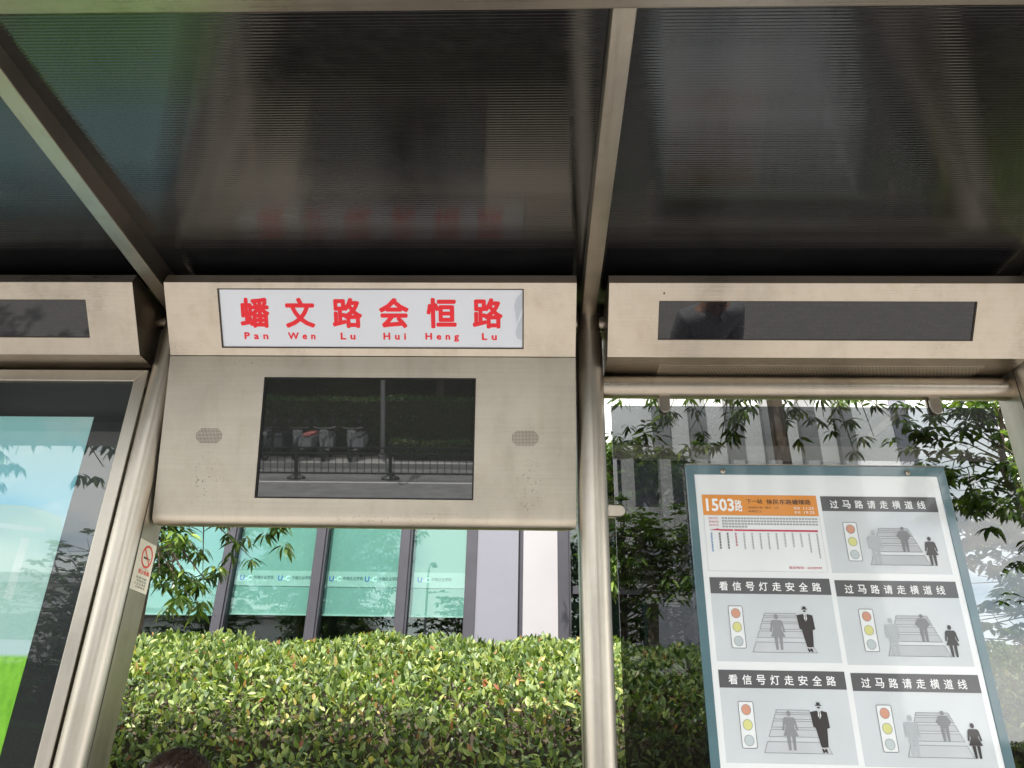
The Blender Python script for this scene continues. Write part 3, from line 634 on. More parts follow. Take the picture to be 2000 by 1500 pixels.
# ================================================================ FOLIAGE helpers
def leaf_template(l=1., w=.42, fold=.10, curl=.12, n=4):
    V = [(0, 0, 0)]; Fc = []
    ts = np.linspace(0, 1, n+1)[1:-1]
    for t_ in ts:
        hw = w/2*math.sin(math.pi*t_**.85); z = -curl*l*t_*t_
        V += [(-hw, t_*l, z+fold*hw*2), (0, t_*l, z), (hw, t_*l, z+fold*hw*2)]
    V.append((0, l, -curl*l)); k = len(ts)
    Fc += [(0, 2, 1), (0, 3, 2)]
    for i in range(k-1):
        a = 1+3*i; Fc += [(a, a+1, a+4, a+3), (a+1, a+2, a+5, a+4)]
    a = 1+3*(k-1); e = len(V)-1; Fc += [(a, a+1, e), (a+1, a+2, e)]
    return np.array(V), Fc
def basis(d, up):                                       # rows of (x,y,z) columns: y along d, z near up
    d = d/np.linalg.norm(d, axis=1, keepdims=True); x = np.cross(d, up); x /= np.linalg.norm(x, axis=1, keepdims=True)+1e-9; z = np.cross(x, d)
    return np.stack([x, d, z], axis=2)
def leaves_mesh(name, mat, tmpl, R, loc, sc, parent, singles=0, kind='foliage'):
    """leaf copies: the `singles` nearest to the camera as objects of their own, the others as one part"""
    V, Fc = tmpl; n = len(loc); idx = np.arange(n)
    if singles:
        me = bpy.data.meshes.new('leaf'); me.from_pydata([tuple(v) for v in V], [], Fc); me.materials.append(MATS[mat]); me.shade_smooth()
        rel = loc-CAM; dz = rel@FW; uu = 1000+F_PX*(rel@RT)/dz; vv = 750-F_PX*(rel@UP)/dz
        ok = (dz > .1) & (uu > 0) & (uu < 2000) & (vv > 0) & (vv < 1500)
        order = np.argsort(np.where(ok, dz/sc, 1e9))[:singles]; order = order[ok[order]]
        for i in order:
            o = link('leaf', me, parent); m = Matrix.Identity(4)
            for a in range(3):
                for b in range(3): m[a][b] = R[i, a, b]*sc[i]
                m[a][3] = loc[i, a]-(parent.location[a] if parent.get('_w') is not None else 0)
            o.matrix_parent_inverse = Matrix.Identity(4); o.matrix_basis = m
        keep = np.ones(n, bool); keep[order] = False; idx = idx[keep]
    P = (np.einsum('nab,vb->nva', R[idx], V)*sc[idx, None, None]+loc[idx, None, :]).reshape(-1, 3)
    nv, n2 = len(V), len(idx); ln = np.array([len(f) for f in Fc]); flat = np.concatenate([np.array(f) for f in Fc])
    me = bpy.data.meshes.new(name); me.vertices.add(len(P)); me.vertices.foreach_set('co', P.astype(np.float32).ravel())
    li = (flat[None, :]+np.arange(n2)[:, None]*nv).ravel(); me.loops.add(len(li)); me.loops.foreach_set('vertex_index', li.astype(np.int32))
    tot = np.tile(ln, n2); st_ = np.concatenate([[0], np.cumsum(tot)[:-1]]); me.polygons.add(len(tot)); me.polygons.foreach_set('loop_start', st_.astype(np.int32)); me.polygons.foreach_set('loop_total', tot.astype(np.int32))
    me.update(); me.validate(); me.materials.append(MATS[mat]); me.shade_smooth(); o = link(name, me, parent)
    o['kind'] = 'stuff'; return o
def vnoise(p, f, seed=0):                               # cheap smooth noise of 3-D points
    q = p*f+seed*17.3
    return (np.sin(q[:, 0]*1.7+np.sin(q[:, 1]*2.1))+np.sin(q[:, 1]*1.9+1.3*np.sin(q[:, 2]*1.6+q[:, 0]))+np.sin(q[:, 2]*2.3+q[:, 0]*.7))/3

# ---------------------------------------------------------------- hedge behind the shelter
hp = np.array([(3.12, .05), (3.08, .6), (3.10, 1.2), (3.16, 1.52), (3.30, 1.73), (3.62, 1.90), (4.1, 2.03), (4.6, 2.12), (5.05, 2.16), (5.35, 2.04), (5.45, 1.6), (5.45, .3)])
seg = np.linalg.norm(np.diff(hp, axis=0), axis=1); cum = np.concatenate([[0], np.cumsum(seg)])
def prof(s): return np.stack([np.interp(s, cum, hp[:, 0]), np.interp(s, cum, hp[:, 1])], 1)
def prof_n(s):
    a, b = prof(s-.05), prof(s+.05); t_ = b-a; t_ /= np.linalg.norm(t_, axis=1, keepdims=True)+1e-9; return np.stack([-t_[:, 1], t_[:, 0]], 1)
hg = thing('clipped_hedge', 'broad clipped hedge of small glossy yellow green leaves behind the shelter', 'hedge', (.4, 4.2, 0))
XH0, XH1 = -4.2, 5.2
def hedge_pts(n, s0, s1, x0, x1):
    s = rng.uniform(s0, s1, n); x = rng.uniform(x0, x1, n); yz = prof(s); nn = prof_n(s)
    P = np.stack([x, yz[:, 0], yz[:, 1]], 1); Nn = np.stack([np.zeros(n), nn[:, 0], nn[:, 1]], 1)
    d = .035*vnoise(P, 3.1)+.045*vnoise(P, 8.5, 2); P = P+Nn*d[:, None]; return P, Nn
m = MB(); nxh = 60; ss = np.linspace(0, cum[-1], 40)
PP, NN = prof(ss), prof_n(ss); rows = []
for i in range(nxh+1):
    x = XH0+(XH1-XH0)*i/nxh; q = np.stack([np.full(40, x), PP[:, 0]-NN[:, 0]*.13, PP[:, 1]-NN[:, 1]*.13], 1)
    d = .05*vnoise(q, 3.1)+.05*vnoise(q, 9, 4); q[:, 1] += NN[:, 0]*d; q[:, 2] += NN[:, 1]*d; m.v += [tuple(v) for v in q]
for i in range(nxh):
    for j in range(39): a = i*40+j; m.f.append((a, a+1, a+41, a+40))
o = m.build('hedge_core', 'hedge_core', hg, smooth=True)
m = MB(); P, Nn = hedge_pts(2600, .1, 3.4, -2.6, 3.2)
for p, q in zip(P, Nn):
    a = p-q*.16; e = p-q*.02+np.array([random.uniform(-.05, .05), random.uniform(-.04, .04), random.uniform(-.02, .02)]); m.tube([a, (a+e)/2+np.array([random.uniform(-.02, .02), 0, 0]), e], [.004, .003, .0015], 4, False)
o = m.build('twigs', 'twig', hg); o['kind'] = 'stuff'
parts = []
for n, s0, s1, x0, x1, inward in ((76000, 1.22, 3.75, -2.9, 3.4, .13), (9000, 1.2, 3.9, 3.4, 5.2, .06), (5000, 1.2, 3.9, -4.2, -2.9, .06)):
    P, Nn = hedge_pts(n, s0, s1, x0, x1); dep = rng.uniform(0, 1, n)**1.6*inward; P -= Nn*dep[:, None]; parts.append((P, Nn))
P = np.concatenate([p for p, _ in parts]); Nn = np.concatenate([q for _, q in parts]); n = len(P)
rnd = rng.normal(size=(n, 3)); d = Nn*.55+rnd*.62+np.array([0, 0, .42]); upv = Nn*.7+rng.normal(size=(n, 3))*.45+np.array([0, -.1, .45])
leaves_mesh('foliage', 'hedge_leaf', leaf_template(1., .44, .16, .14), basis(d, upv), P, rng.triangular(.018, .034, .056, n), hg, singles=300)

# ---------------------------------------------------------------- trees
def tree(name, label, base, h0, top, rad, seed, nleaf, leaf=(.09, .13), lw=.24, group='', mat='tree_leaf', droop=.6, singles=0, trunk_r=.07, cz=None, cyz=None, ntip=90, cluster=9):
    rs = random.Random(seed); g = np.random.default_rng(seed)
    r = thing(name, label, 'tree', (base[0], base[1], 0), group)
    bx_, by_ = base; cz = cz if cz is not None else (h0+top)/2; hz = (top-h0)/2
    m = MB(); fork = np.array([bx_+rs.uniform(-.08, .08), by_, h0+.25*hz]); top_p = np.array([bx_+rs.uniform(-.2, .2), by_+rs.uniform(-.2, .2), top-.25*hz])
    path = [np.array([bx_, by_, -.05]), np.array([bx_+rs.uniform(-.05, .05), by_, h0*.5]), fork, (fork+top_p)/2+np.array([rs.uniform(-.15, .15), rs.uniform(-.15, .15), 0]), top_p]
    m.tube(path, [trunk_r*1.25, trunk_r, trunk_r*.85, trunk_r*.55, trunk_r*.2], 10)
    m.build('trunk', 'bark', r, smooth=True)
    lm = MB(); tips = []
    for k in range(ntip):                               # tips through the crown volume, mostly near its surface
        while True:
            v = g.normal(size=3); v /= np.linalg.norm(v); q = g.uniform(.35, 1.)**.45
            if v[2] > -.95: break
        wob = 1+.22*math.sin(3*math.atan2(v[1], v[0])+seed)+.15*math.sin(5*v[2]+seed*2)
        tip = np.array([bx_+v[0]*rad[0]*q*wob, by_+v[1]*rad[1]*q*wob, cz+v[2]*hz*q])
        t0 = np.clip((tip[2]-h0)/(top-h0)*.75, .05, .85); st_ = fork+(top_p-fork)*t0
        mid = (st_+tip)/2+np.array([0, 0, .12*np.linalg.norm(tip-st_)]); lm.tube([st_, mid, tip], [trunk_r*.22, trunk_r*.12, trunk_r*.04], 5, False); tips.append((tip, tip-mid))
        for _ in range(2):
            e = mid+(tip-mid)*rs.uniform(.2, .9)+g.normal(size=3)*np.array(rad[0])*.16; lm.tube([mid+(tip-mid)*.2, e], [trunk_r*.1, trunk_r*.04], 4, False); tips.append((e, e-mid))
    lm.build('limbs', 'bark', r, smooth=True)
    per = max(4, nleaf//len(tips)); L0, D0 = [], []
    for tip, dr in tips:
        dr = dr/(np.linalg.norm(dr)+1e-9)
        for k in range(max(1, per//cluster)):
            c0 = tip+g.normal(size=3)*rad[0]*.07; nn_ = min(cluster, per); az = g.uniform(0, 6.28)+np.arange(nn_)*2.4
            dd = np.stack([np.cos(az), np.sin(az), g.uniform(-.9, .35, nn_)*droop-.25*droop], 1)+dr*.35
            L0.append(c0+dd*.01+g.normal(size=(nn_, 3))*.012); D0.append(dd)
    P = np.concatenate(L0); D = np.concatenate(D0); n = len(P); U_ = np.tile(np.array([0, 0, 1.]), (n, 1))+g.normal(size=(n, 3))*.35
    leaves_mesh('crown', mat, leaf_template(1., lw, .18, .30 if droop > .4 else .15), basis(D, U_), P, g.uniform(*leaf, n), r, singles)
    return r
tree('broadleaf_tree', 'leafy tree with drooping narrow leaves behind the left post', (-2.72, 5.35), 2.45, 5.4, (1.0, .75), 3, 9000, group='trees between hedge and offices', singles=300, trunk_r=.06)
tree('broadleaf_tree', 'tall tree with bright leaves hanging above the tinted glass', (1.95, 5.75), 4.15, 6.1, (2.0, 1.0), 5, 13000, group='trees between hedge and offices', singles=300, trunk_r=.07, ntip=170)
tree('broadleaf_tree', 'low dark tree seen through the left side of the tinted glass', (.92, 6.3), 2.6, 4.1, (.75, .6), 6, 5000, group='trees between hedge and offices', trunk_r=.05, ntip=60)
tree('broadleaf_tree', 'leafy branches against the sky at the right of the tinted glass', (4.35, 6.6), 2.9, 4.9, (1.0, .8), 9, 3600, leaf=(.10, .15), lw=.34, group='trees between hedge and offices', trunk_r=.05, ntip=55)
tree('broadleaf_tree', 'small dark leafy tree past the end of the office at right', (6.6, 9.4), 1.6, 5.0, (1.5, 1.2), 8, 7000, leaf=(.12, .18), lw=.4, group='trees between hedge and offices', droop=.4, trunk_r=.08, ntip=110)

# ================================================================ OFFICE BUILDING behind (facade at y = 8)
FY = 8.0
ob = thing('office_building', 'modern office with mint blinds behind glass and pale wall panels beyond the hedge', 'building', (0, 8.4, 0))
MULL = [-6.15, -5.2, -4.22, -3.243, -2.27, -1.36, -.655]
ZB, ZT, ZBL = .9, 5.0, 2.80
def bbox(lo, hi, name, mat, parent=ob, bevel=0.): return MB().box(lo, hi).build(name, mat, parent, bevel)
bbox((-14, FY+.9, 0), (4.0, FY+1.1, 9.2), 'interior_wall', 'interior'); bbox((-14, FY+.1, ZB-.12), (4.0, FY+1., ZB-.02), 'floor_slab', 'interior')
bbox((-14, FY+.02, 0), (4.0, FY+.3, ZB-.1), 'plinth', 'wall_lilac_shaded')
def window(x0, x1, blind=True, zb=ZB, zt=ZT, logos=(.28, .74)):
    w = bbox((x0, FY-.03, zb), (x0+.02, FY+.10, zt), 'window', 'frame_dark')
    for nm, lo, hi in (('jamb', (x1-.02, FY-.03, zb), (x1, FY+.10, zt)), ('head', (x0+.0205, FY-.028, zt-.06), (x1-.0205, FY+.10, zt)), ('sill', (x0+.0205, FY-.028, zb), (x1-.0205, FY+.10, zb+.07))): bbox(lo, hi, nm, 'frame_dark', w)
    bbox((x0+.021, FY+.03, zb+.071), (x1-.021, FY+.042, zt-.061), 'pane', 'pane_office', w)
    if blind:
        zz = ZBL+random.uniform(-.03, .03)
        bl = bbox((x0+.026, FY+.075, zz), (x1-.026, FY+.083, zt-.02), 'blind', 'blind_mint', w)
        bbox((x0+.026, FY+.067, zz-.018), (x1-.026, FY+.085, zz-.001), 'blind_rail', 'blind_band', w)
        bbox((x0+.026, FY+.0715, 3.075), (x1-.026, FY+.0745, 3.235), 'blind_band', 'blind_band', w)
        fr = Frame((0, FY+.0705, 0), (1, 0, 0), (0, 0, 1))
        for u_ in logos:
            a = x0+(x1-x0)*u_-.17
            text('U', fr, (a, 3.13, a+.05, 3.185), 0, 'logo_blue', w, 'logo', bold=.03); text('-C', fr, (a+.055, 3.13, a+.13, 3.185), 0, 'logo_pale', w, 'logo', bold=.03)
            text('中瑞企业学院', fr, (a+.15, 3.145, a+.36, 3.183), 0, 'logo_grey', w, 'lettering')
for a, b_ in zip(MULL[:-1], MULL[1:]): window(a+.043, b_-.043, logos=(.28, .74) if b_ < -1. else (.42,))
for x in MULL[:-1]: bbox((x-.042, FY-.05, ZB), (x+.042, FY+.09, ZT), 'mullion', 'frame_dark', bevel=.004)
bbox((-.7095, FY-.05, ZB), (-.60, FY+.12, ZT), 'mullion', 'frame_dark'); 
bbox((-.598, FY-.04, 0), (-.165, FY+.5, 9.2), 'wall_panel', 'wall_lilac_shaded'); bbox((-.165, FY+.02, 0), (-.112, FY+.5, 9.2), 'panel_joint', 'frame_dark')  # left panel's darker tone holds tree shade in its colour
bbox((-.112, FY-.06, 0), (.245, FY+.5, 9.2), 'wall_panel', 'wall_pale')
bbox((.247, FY-.05, 0), (.36, FY+.2, 4.4), 'mullion', 'frame_dark'); window(.362, 1.18, blind=False, zt=4.4); bbox((.403, FY-.02, 3.02), (1.139, FY+.08, 3.10), 'transom', 'frame_dark')
bbox((1.182, FY-.06, 0), (2.3, FY+.5, 4.4), 'wall_panel', 'wall_lilac_shaded')
for k in range(2): window(2.302+k*.85, 2.302+(k+1)*.85-.05, blind=True, zt=4.4)
for k in range(2): bbox((3.103+k*.85, FY-.08, 0), (3.151+k*.85, FY+.15, 4.4), 'mullion', 'frame_dark')
bbox((4.003, FY-.06, 0), (4.2, FY+4., 9.2), 'wall_panel', 'wall_lilac_shaded')
for k in range(6): bbox((1.32+k*.405, FY-.16, 3.7), (1.50+k*.405, FY-.062, 6.19), 'mirrored_fin', 'fin_grey')  # added fins stand in for pillars mirrored in the tinted glass
bbox((-14, FY-.06, 0), (-6.21, FY+.5, 9.2), 'wall_panel', 'wall_pale')
bbox((-6.2, FY-.05, 5.002), (-.6, FY+.4, 6.2), 'spandrel', 'wall_pale'); bbox((.247, FY-.05, 4.402), (4.0, FY+.4, 6.2), 'spandrel', 'facade_white')  # right spandrel: brightness of mirrored panes put into its white
for a, b_ in ((-6.2, -.6), (.25, 4.0)):
    n = 6 if a < 0 else 5
    for k in range(n): x0 = a+(b_-a)*k/n; window(x0+.01, x0+(b_-a)/n-.01, blind=False, zb=6.21, zt=8.6)
bbox((-14, FY-.12, 9.202), (4.25, FY+4.1, 9.6), 'parapet', 'wall_pale')

# ================================================================ ACROSS THE ROAD (seen mirrored in screen and glass)
def make_fence():
    r = thing('railing_panel', 'black iron road railing panel with thin pickets standing beyond the road', 'railing', (0, 0, 0), 'black railing panels along the road', world=False)
    for z, h in ((.86, .025), (.70, .02), (.16, .025)): MB().box((0, -.02, z-h), (2.62, .02, z+h)).build('rail', 'iron_black', r)
    pm = None
    for k in range(13):
        if pm is None: p = MB().box((-.009, -.009, .185), (.009, .009, .68)).build('picket', 'iron_black', r); pm = p.data
        else: p = link('picket', pm, r)
        p.location = (.1+k*.2, 0, 0)
    p = MB().box((-.045, -.045, .12), (.045, .045, .95)).build('post', 'iron_black', r)
    MB().lathe([(.05, .95), (.06, .98), (.03, 1.03), (.005, 1.06)], 10).build('finial', 'iron_black', p)
    MB().lathe([(.26, 0), (.25, .05), (.12, .10), (.07, .16), (.06, .2)], 12).build('base', 'iron_black', p)
    return r
ORD = 'first second third fourth fifth sixth seventh eighth ninth tenth eleventh twelfth thirteenth fourteenth fifteenth sixteenth'.split()
f0 = make_fence(); xs_ = [-6.59+2.62*k for k in range(-6, 10)]
for i, x in enumerate(xs_):
    if i == 0: f0.location = (x, -15.95, -.15)
    else: dup(f0, (x, -15.95, -.15), 0, ORD[i]+' black iron railing panel from the left end of the road railing')
f0['label'] = 'leftmost black iron railing panel of the road railing'
def make_scooter(name, label, loc, rz, shell, seat):
    r = thing(name, label, 'scooter', (0, 0, 0), 'scooters parked across the road', world=False)
    for y in (-.62, .62):
        m = MB()
        for k in range(20):
            a0, a1 = 2*math.pi*k/20, 2*math.pi*(k+1)/20
            m.tube([(0, y+.205*math.cos(a0), .25+.205*math.sin(a0)), (0, y+.205*math.cos(a1), .25+.205*math.sin(a1))], .048, 8, False)
        w = m.build('wheel', 'rubber', r, smooth=True); MB().tube([(-.03, y, .25), (.03, y, .25)], .15, 16).build('rim', 'chrome', w)
    m = MB(); m.prism([(-.13, .50, .95), (.13, .50, .95), (.17, .46, .66), (.09, .56, .42), (-.09, .56, .42), (-.17, .46, .66)], (0, -.08, .02)); m.build('front_shield', shell, r, .03)
    m = MB(); m.prism([(-.11, .54, .98), (.11, .54, .98), (.14, .50, .82), (0, .60, .70), (-.14, .50, .82)], (0, .05, .0)); m.build('headlight_cowl', shell, r, .015)
    MB().tube([(0, .60, .86), (0, .63, .86)], .07, 14).build('headlight', 'chrome', r)
    MB().tube([(-.34, .38, 1.06), (-.15, .46, 1.03), (.15, .46, 1.03), (.34, .38, 1.06)], .016, 8).build('handlebar', 'scooter_dark', r)
    for s_ in (-1, 1):
        MB().tube([(s_*.2, .45, 1.04), (s_*.27, .47, 1.24)], .007, 6).build('mirror_stem', 'scooter_dark', r); MB().tube([(s_*.27, .46, 1.26), (s_*.27, .485, 1.26)], .06, 12).build('mirror', 'scooter_dark', r)
    MB().tube([(0, .62, .25), (0, .5, .7), (0, .44, 1.02)], .03, 8).build('fork', 'scooter_dark', r)
    MB().box((-.16, -.2, .28), (.16, .42, .36)).build('footboard', 'scooter_dark', r, .02)
    m = MB(); m.prism([(-.17, -.15, .3), (-.17, -.2, .72), (-.17, -.85, .78), (-.17, -.9, .55), (-.17, -.6, .36)], (.34, 0, 0)); m.build('rear_body', shell, r, .04)
    m = MB(); m.prism([(-.15, -.12, .725), (-.15, -.18, .80), (-.15, -.85, .86), (-.15, -.87, .785), (-.15, -.2, .725)], (.30, 0, 0)); m.build('seat', seat, r, .03)
    r.location = loc; r.rotation_euler = (0, 0, rz); return r
make_scooter('parked_scooter', 'white scooter with red seat parked beyond the railing', (-7.45, -19.45, 0), .12, 'scooter_white', 'scooter_red')
make_scooter('parked_scooter', 'white scooter parked in the middle of the row beyond the railing', (-6.7, -19.4, 0), -.1, 'scooter_white', 'scooter_dark')
make_scooter('parked_scooter', 'white scooter parked nearest the lamp post beyond the railing', (-5.75, -19.4, 0), .05, 'scooter_white', 'scooter_dark')
make_scooter('parked_scooter', 'dark scooter at the left of the row beyond the railing', (-8.4, -19.5, 0), .2, 'scooter_dark', 'scooter_dark')
lp = thing('lamp_post', 'tall grey street lamp post beyond the parked scooters', 'lamp post', (-4.95, -19.75, 0))
MB().lathe([(.16, 0), (.16, .12), (.075, .14), (.07, 4), (.05, 9)], 16, (-4.95, -19.75, 0)).build('pole', 'lamp_grey', lp, smooth=True); MB().tube([(-4.95, -19.75, 8.9), (-4.95, -20.3, 9.4), (-4.95, -21.5, 9.6)], .04, 8).build('arm', 'lamp_grey', lp); MB().box((-5.08, -22.0, 9.55), (-4.82, -21.3, 9.68)).build('lamp_head', 'lamp_grey', lp, .03)
def far_hedge(name, label, x0, x1, y0, y1, h, n, seed):
    r = thing(name, label, 'hedge', ((x0+x1)/2, (y0+y1)/2, 0)); g = np.random.default_rng(seed)
    MB().box((x0+.1, y0+.1, 0), (x1-.1, y1-.1, h-.1)).build('hedge_core', 'hedge_core', r)
    P = np.stack([g.uniform(x0, x1, n), g.uniform(y0, y1, n), g.uniform(.1, h, n)], 1); s_ = g.uniform(size=n)
    P[s_ < .55, 1] = y1-g.uniform(0, .12, (s_ < .55).sum()); P[s_ >= .55, 2] = h-g.uniform(0, .12, (s_ >= .55).sum()); P[:, 2] += .08*vnoise(P, 1.5)
    leaves_mesh('foliage', 'far_leaf', leaf_template(1., .5, .1, .1, 2), basis(g.normal(size=(n, 3))+np.array([0, .6, .4]), g.normal(size=(n, 3))+np.array([0, .8, .6])), P, g.uniform(.07, .13, n), r)
far_hedge('roadside_hedge', 'long dark hedge beyond the scooters across the road', -26, 22, -21.6, -20.6, 1.95, 26000, 11)
far_hedge('shrub_belt', 'tall dark belt of shrubs behind the roadside hedge across the road', -30, 12, -27.5, -26, 4.2, 14000, 13)
far_hedge('low_hedge', 'low green hedge strip beside the lamp post across the road', -4.6, 8, -19.9, -19.2, .62, 7000, 12)
for i, (x, lab) in enumerate(((-17, 'leftmost'), (-10.5, 'second'), (-3.8, 'third'), (3.2, 'fourth'), (6.7, 'fifth'), (10.6, 'sixth'), (21.5, 'rightmost'))):
    tree('street_tree', lab+' of the dark trees mirrored behind the far hedge', (x, -24.5+.6*math.sin(i*2.1)), 2.6, 9.0 if i < 3 else 10.5, (2.9, 2.4), 20+i, 3600, leaf=(.28, .42), lw=.42, group='trees across the road', mat='far_leaf', droop=.3, trunk_r=.16, ntip=90, cluster=6)
tree('street_tree', 'kerbside tree whose leaves mirror in the advertising glass', (-5.3, -1.9), 4.2, 8.4, (2.0, 1.5), 31, 15000, leaf=(.12, .17), lw=.36, group='kerbside trees', droop=.6, trunk_r=.11, ntip=100)
tree('street_tree', 'kerbside tree whose leaves mirror in the right of the glass panel', (5.2, -2.2), 3.2, 8.4, (1.9, 1.6), 33, 14000, leaf=(.12, .17), lw=.36, group='kerbside trees', droop=.6, trunk_r=.11, ntip=100)
cbd = thing('pillared_building', 'tall pale office block with vertical pillars mirrored in the glass', 'building', (10.5, -38, 0))
bbox((4.5, -44, 0), (17.2, -34.6, 24), 'core', 'facade_dark', cbd)
for k in range(7): bbox((4.7+k*1.98, -34.598, 0), (5.3+k*1.98, -33.8, 24.2), 'pillar', 'facade_white', cbd)
for zz in (4, 8, 12, 15.8, 20): bbox((4.5, -34.6, zz), (17.2, -34.3, zz+1.1), 'floor_band', 'facade_white', cbd)
for zz in (17.0,):
    for k in range(6): bbox((5.35+k*1.98, -34.55, zz), (6.62+k*1.98, -34.45, zz+2.2), 'sunlit_pane', 'facade_white', cbd)  # white panels: brightness of sunlit windows put into the colour
cb2 = thing('white_building', 'low white building mirrored behind the far trees', 'building', (-20, -40, 0))
bbox((-42, -46, 0), (-12, -36, 9), 'wall', 'facade_white', cb2)
for zz in (1.2, 5.2):
    for k in range(9): bbox((-41+k*3.2, -36.0, zz), (-39+k*3.2, -35.93, zz+2.2), 'window', 'facade_dark', cb2)
bbox((-42.3, -46.3, 9.002), (-11.7, -35.6, 9.5), 'roof', 'facade_white', cb2)

# ================================================================ PEOPLE
def skin_mesh(nodes, edges, sub=2):
    me = bpy.data.meshes.new('tmp'); me.from_pydata([n[0] for n in nodes], edges, []); o = bpy.data.objects.new('tmp', me); COL.objects.link(o)
    o.modifiers.new('s', 'SKIN'); sv = me.skin_vertices[0].data
    for i, n in enumerate(nodes): r_ = n[1]; sv[i].radius = r_ if hasattr(r_, '__len__') else (r_, r_)
    sv[0].use_root = True; mdf = o.modifiers.new('u', 'SUBSURF'); mdf.levels = sub
    out = bpy.data.meshes.new_from_object(o.evaluated_get(bpy.context.evaluated_depsgraph_get())); vs = [tuple(v.co) for v in out.vertices]; fs = [tuple(p.vertices) for p in out.polygons]
    bpy.data.objects.remove(o); bpy.data.meshes.remove(me); bpy.data.meshes.remove(out); return vs, fs
def ellipsoid(c, r, seg=20, ring=14, shape=None):
    vs, fs = [], []
    for i in range(ring+1):
        th = math.pi*i/ring
        for j in range(seg):
            ph = 2*math.pi*j/seg; p = [math.sin(th)*math.cos(ph), math.sin(th)*math.sin(ph), math.cos(th)]
            if shape: p = shape(p)
            vs.append((c[0]+r[0]*p[0], c[1]+r[1]*p[1], c[2]+r[2]*p[2]))
    for i in range(ring):
        for j in range(seg): fs.append((i*seg+j, (i+1)*seg+j, (i+1)*seg+(j+1) % seg, i*seg+(j+1) % seg))
    return vs, fs
def person(label, loc, rz, height, shirt, pose=0, hair_len=.028):
    k = height/1.75
    r = thing('person', label, 'person', (0, 0, 0), world=False)
    sx = (-1, 1)
    body = [((0, 0, .97), (.135, .10)), ((0, .005, 1.12), (.125, .095)), ((0, .01, 1.30), (.145, .105)), ((0, .015, 1.42), (.11, .08)), ((0, .012, 1.49), (.056, .056)), ((0, -.005, 1.56), (.053, .053))]
    ed = [(i, i+1) for i in range(5)]
    wr = []
    for s_ in sx:
        n0 = len(body)
        el = (s_*.225, .03, 1.14) if not pose else (s_*.215, .0, 1.14); wri = (s_*.235, -.05, .90) if not pose else (s_*.12, -.24, 1.12)
        body += [((s_*.165, .015, 1.415), .058), (el, .042), (wri, (.026, .03))]; ed += [(3, n0), (n0, n0+1), (n0+1, n0+2)]; wr.append((s_, np.array(el), np.array(wri)))
        n1 = len(body); body += [((s_*.09, 0, .90), (.085, .09)), ((s_*.10, -.012, .50), .056), ((s_*.10, .02, .10), .038), ((s_*.112, -.13, .035), (.036, .028))]; ed += [(0, n1), (n1, n1+1), (n1+1, n1+2), (n1+2, n1+3)]
    mb = MB(); mb.add(*skin_mesh(body, ed))
    def headshape(p):
        x, y, z = p
        if z < 0: x *= 1+.28*z; y *= 1+.12*z
        if y < 0: y *= .92
        return (x, y, z)
    hc = (0, -.012, 1.635)
    mb.add(*ellipsoid(hc, (.074, .095, .117), 24, 18, headshape))
    mb.add(*ellipsoid((0, -.105, 1.622), (.014, .02, .022), 10, 8)); mb.add(*ellipsoid((0, -.088, 1.552), (.028, .02, .016), 10, 8))
    for s_ in sx: mb.add(*ellipsoid((s_*.075, .0, 1.628), (.010, .02, .032), 10, 8))
    for s_, el, wri in wr:                              # hand: palm and five bent fingers
        d = wri-el; d /= np.linalg.norm(d); side = np.array([0, -1., 0]) if not pose else np.array([0, 0, 1.]); side = side-d*(side@d); side /= np.linalg.norm(side); pn = np.cross(d, side)*s_
        palm = wri+d*.05; mb.add(*skin_mesh([(tuple(wri), (.026, .02)), (tuple(palm), (.04, .016)), (tuple(wri+d*.09), (.04, .014))], [(0, 1), (1, 2)]))
        for q, (off, ln) in enumerate(((.032, .068), (.011, .08), (-.010, .074), (-.031, .058))):
            b0 = wri+d*.085+side*off; pts = [b0, b0+d*ln*.45, b0+d*ln*.78+pn*ln*.16, b0+d*ln*.97+pn*ln*.42]
            mb.add(*skin_mesh([(tuple(p), .0092-.0007*i) for i, p in enumerate(pts)], [(0, 1), (1, 2), (2, 3)], 1))
        t0 = wri+d*.03+side*.03; mb.add(*skin_mesh([(tuple(t0), .0125), (tuple(t0+d*.025+side*.028), .011), (tuple(t0+d*.058+side*.036+pn*.012), .009)], [(0, 1), (1, 2)], 1))
    o = mb.build('body', 'skin', r, smooth=True, angle=180); md = o.modifiers.new('remesh', 'REMESH'); md.mode = 'VOXEL'; md.voxel_size = .008; md.use_smooth_shade = True; sm = o.modifiers.new('smooth', 'SMOOTH'); sm.iterations = 3; sm.factor = .5
    # clothing
    sn = [((0, 0, .93), (.152, .118)), ((0, .005, 1.12), (.145, .113)), ((0, .01, 1.30), (.162, .12)), ((0, .015, 1.41), (.128, .092)), ((0, .012, 1.475), (.066, .064))]; se = [(i, i+1) for i in range(4)]
    for s_, el, wri in wr:
        n0 = len(sn); mid = el+(wri-el)*.1; sn += [((s_*.17, .015, 1.41), .074), (tuple((np.array([s_*.17, .015, 1.41])+el)/2), .064), (tuple(mid), .060)]; se += [(3, n0), (n0, n0+1), (n0+1, n0+2)]
    m = MB(); m.add(*skin_mesh(sn, se)); so_ = m.build('shirt', shirt, r, smooth=True, angle=180)
    for s_ in sx:                                       # collar leaves
        m = MB(); m.prism([(s_*.012, -.072, 1.462), (s_*.062, -.03, 1.492), (s_*.074, -.005, 1.486), (s_*.075, -.055, 1.425), (s_*.035, -.092, 1.415)], (0, -.006, .006)); m.build('collar', shirt, so_, .003)
    MB().box((-.006, -.128, 1.0), (.006, -.119, 1.38)).build('button_placket', shirt, so_)
    tn = [((0, 0, .98), (.148, .113)), ((0, 0, .90), (.14, .112))]; te = [(0, 1)]
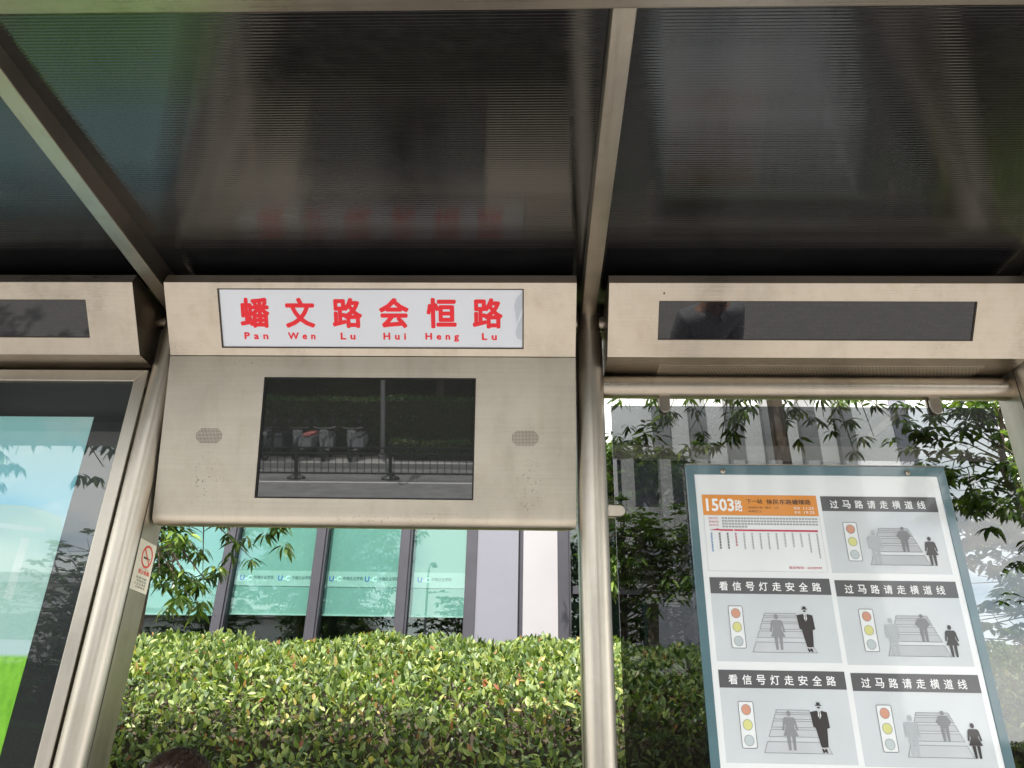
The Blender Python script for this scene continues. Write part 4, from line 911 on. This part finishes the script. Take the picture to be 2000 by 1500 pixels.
    for s_ in sx: n0 = len(tn); tn += [((s_*.09, 0, .84), (.098, .10)), ((s_*.10, -.01, .50), .074), ((s_*.10, .02, .10), .064)]; te += [(1, n0), (n0, n0+1), (n0+1, n0+2)]
    m = MB(); m.add(*skin_mesh(tn, te)); m.build('trousers', 'trousers', r, smooth=True, angle=180)
    for s_ in sx:
        m = MB(); m.add(*skin_mesh([((s_*.10, .045, .05), (.045, .05)), ((s_*.106, -.04, .05), (.047, .047)), ((s_*.114, -.15, .04), (.042, .036))], [(0, 1), (1, 2)])); m.build('shoe', 'shoe', r, smooth=True, angle=180)
    for s_ in sx:
        e = MB(); e.add(*ellipsoid((s_*.031, -.084, 1.638), (.014, .010, .008), 12, 8)); eo = e.build('eye', 'eye_white', r, smooth=True); e = MB(); e.add(*ellipsoid((s_*.031, -.0925, 1.638), (.0058, .003, .0058), 10, 6)); e.build('iris', 'eye_dark', eo)
    e = MB(); e.add(*ellipsoid((0, -.0985, 1.580), (.024, .008, .007), 12, 8)); e.build('mouth', 'lips', r, smooth=True)
    # hair: a cap and thousands of short strands combed forward from the crown
    def hair_ok(p): return p[2] > .12+.45*(-p[1]) if p[1] < 0 else p[2] > .12-.75*p[1]
    g = np.random.default_rng(5); m = MB(); vs, fs = ellipsoid(hc, (.0785, .098, .121), 30, 22, headshape)
    keep = [f for f in fs if all(hair_ok(((vs[i][0]-hc[0])/.0785, (vs[i][1]-hc[1])/.098, (vs[i][2]-hc[2])/.121)) for i in f)]; m.add(vs, keep); hr = m.build('hair', 'hair', r, smooth=True, angle=180)
    m = MB(); cnt = 0; crown = np.array([.012, .45, .89])
    while cnt < 5200:
        v = g.normal(size=3); v /= np.linalg.norm(v)
        if not hair_ok(v): continue
        cnt += 1; p = np.array(headshape(list(v)))*np.array([.0785, .098, .121])+np.array(hc); tdir = v-crown; tdir = tdir-v*(tdir@v); tdir = tdir/(np.linalg.norm(tdir)+1e-6)+g.normal(size=3)*.16; tdir -= v*(tdir@v)*.85
        tdir /= np.linalg.norm(tdir); ln = hair_len*g.uniform(.6, 1.25); sd_ = np.cross(tdir, v); sd_ = sd_/np.linalg.norm(sd_)*.0007
        q = [p, p+tdir*ln*.5+v*.004*g.uniform(.4, 1.2), p+tdir*ln+v*.001*g.uniform(-1, 2.)]; m.add([q[0]-sd_, q[0]+sd_, q[1]-sd_, q[1]+sd_, q[2]], [(0, 1, 3, 2), (2, 3, 4)])
    ho = m.build('hair_strands', 'hair', r); ho['kind'] = 'stuff'
    r.location = loc; r.rotation_euler = (0, 0, rz); r.scale = (k, k, k); return r
HEAD = at_y(365, 1462, 1.75)
person('person with short dark brown hair standing under the screen, only the hair showing', (HEAD[0], 1.75, 0), math.radians(-35), HEAD[2]/1.757*1.75, 'shirt_blue')
person('person in a grey collared shirt mirrored in the dark display window', (1.08, .60, 0), math.radians(180-15), 1.69, 'shirt_grey', pose=1)
for o in bpy.data.objects:
    if '_w' in o: del o['_w']
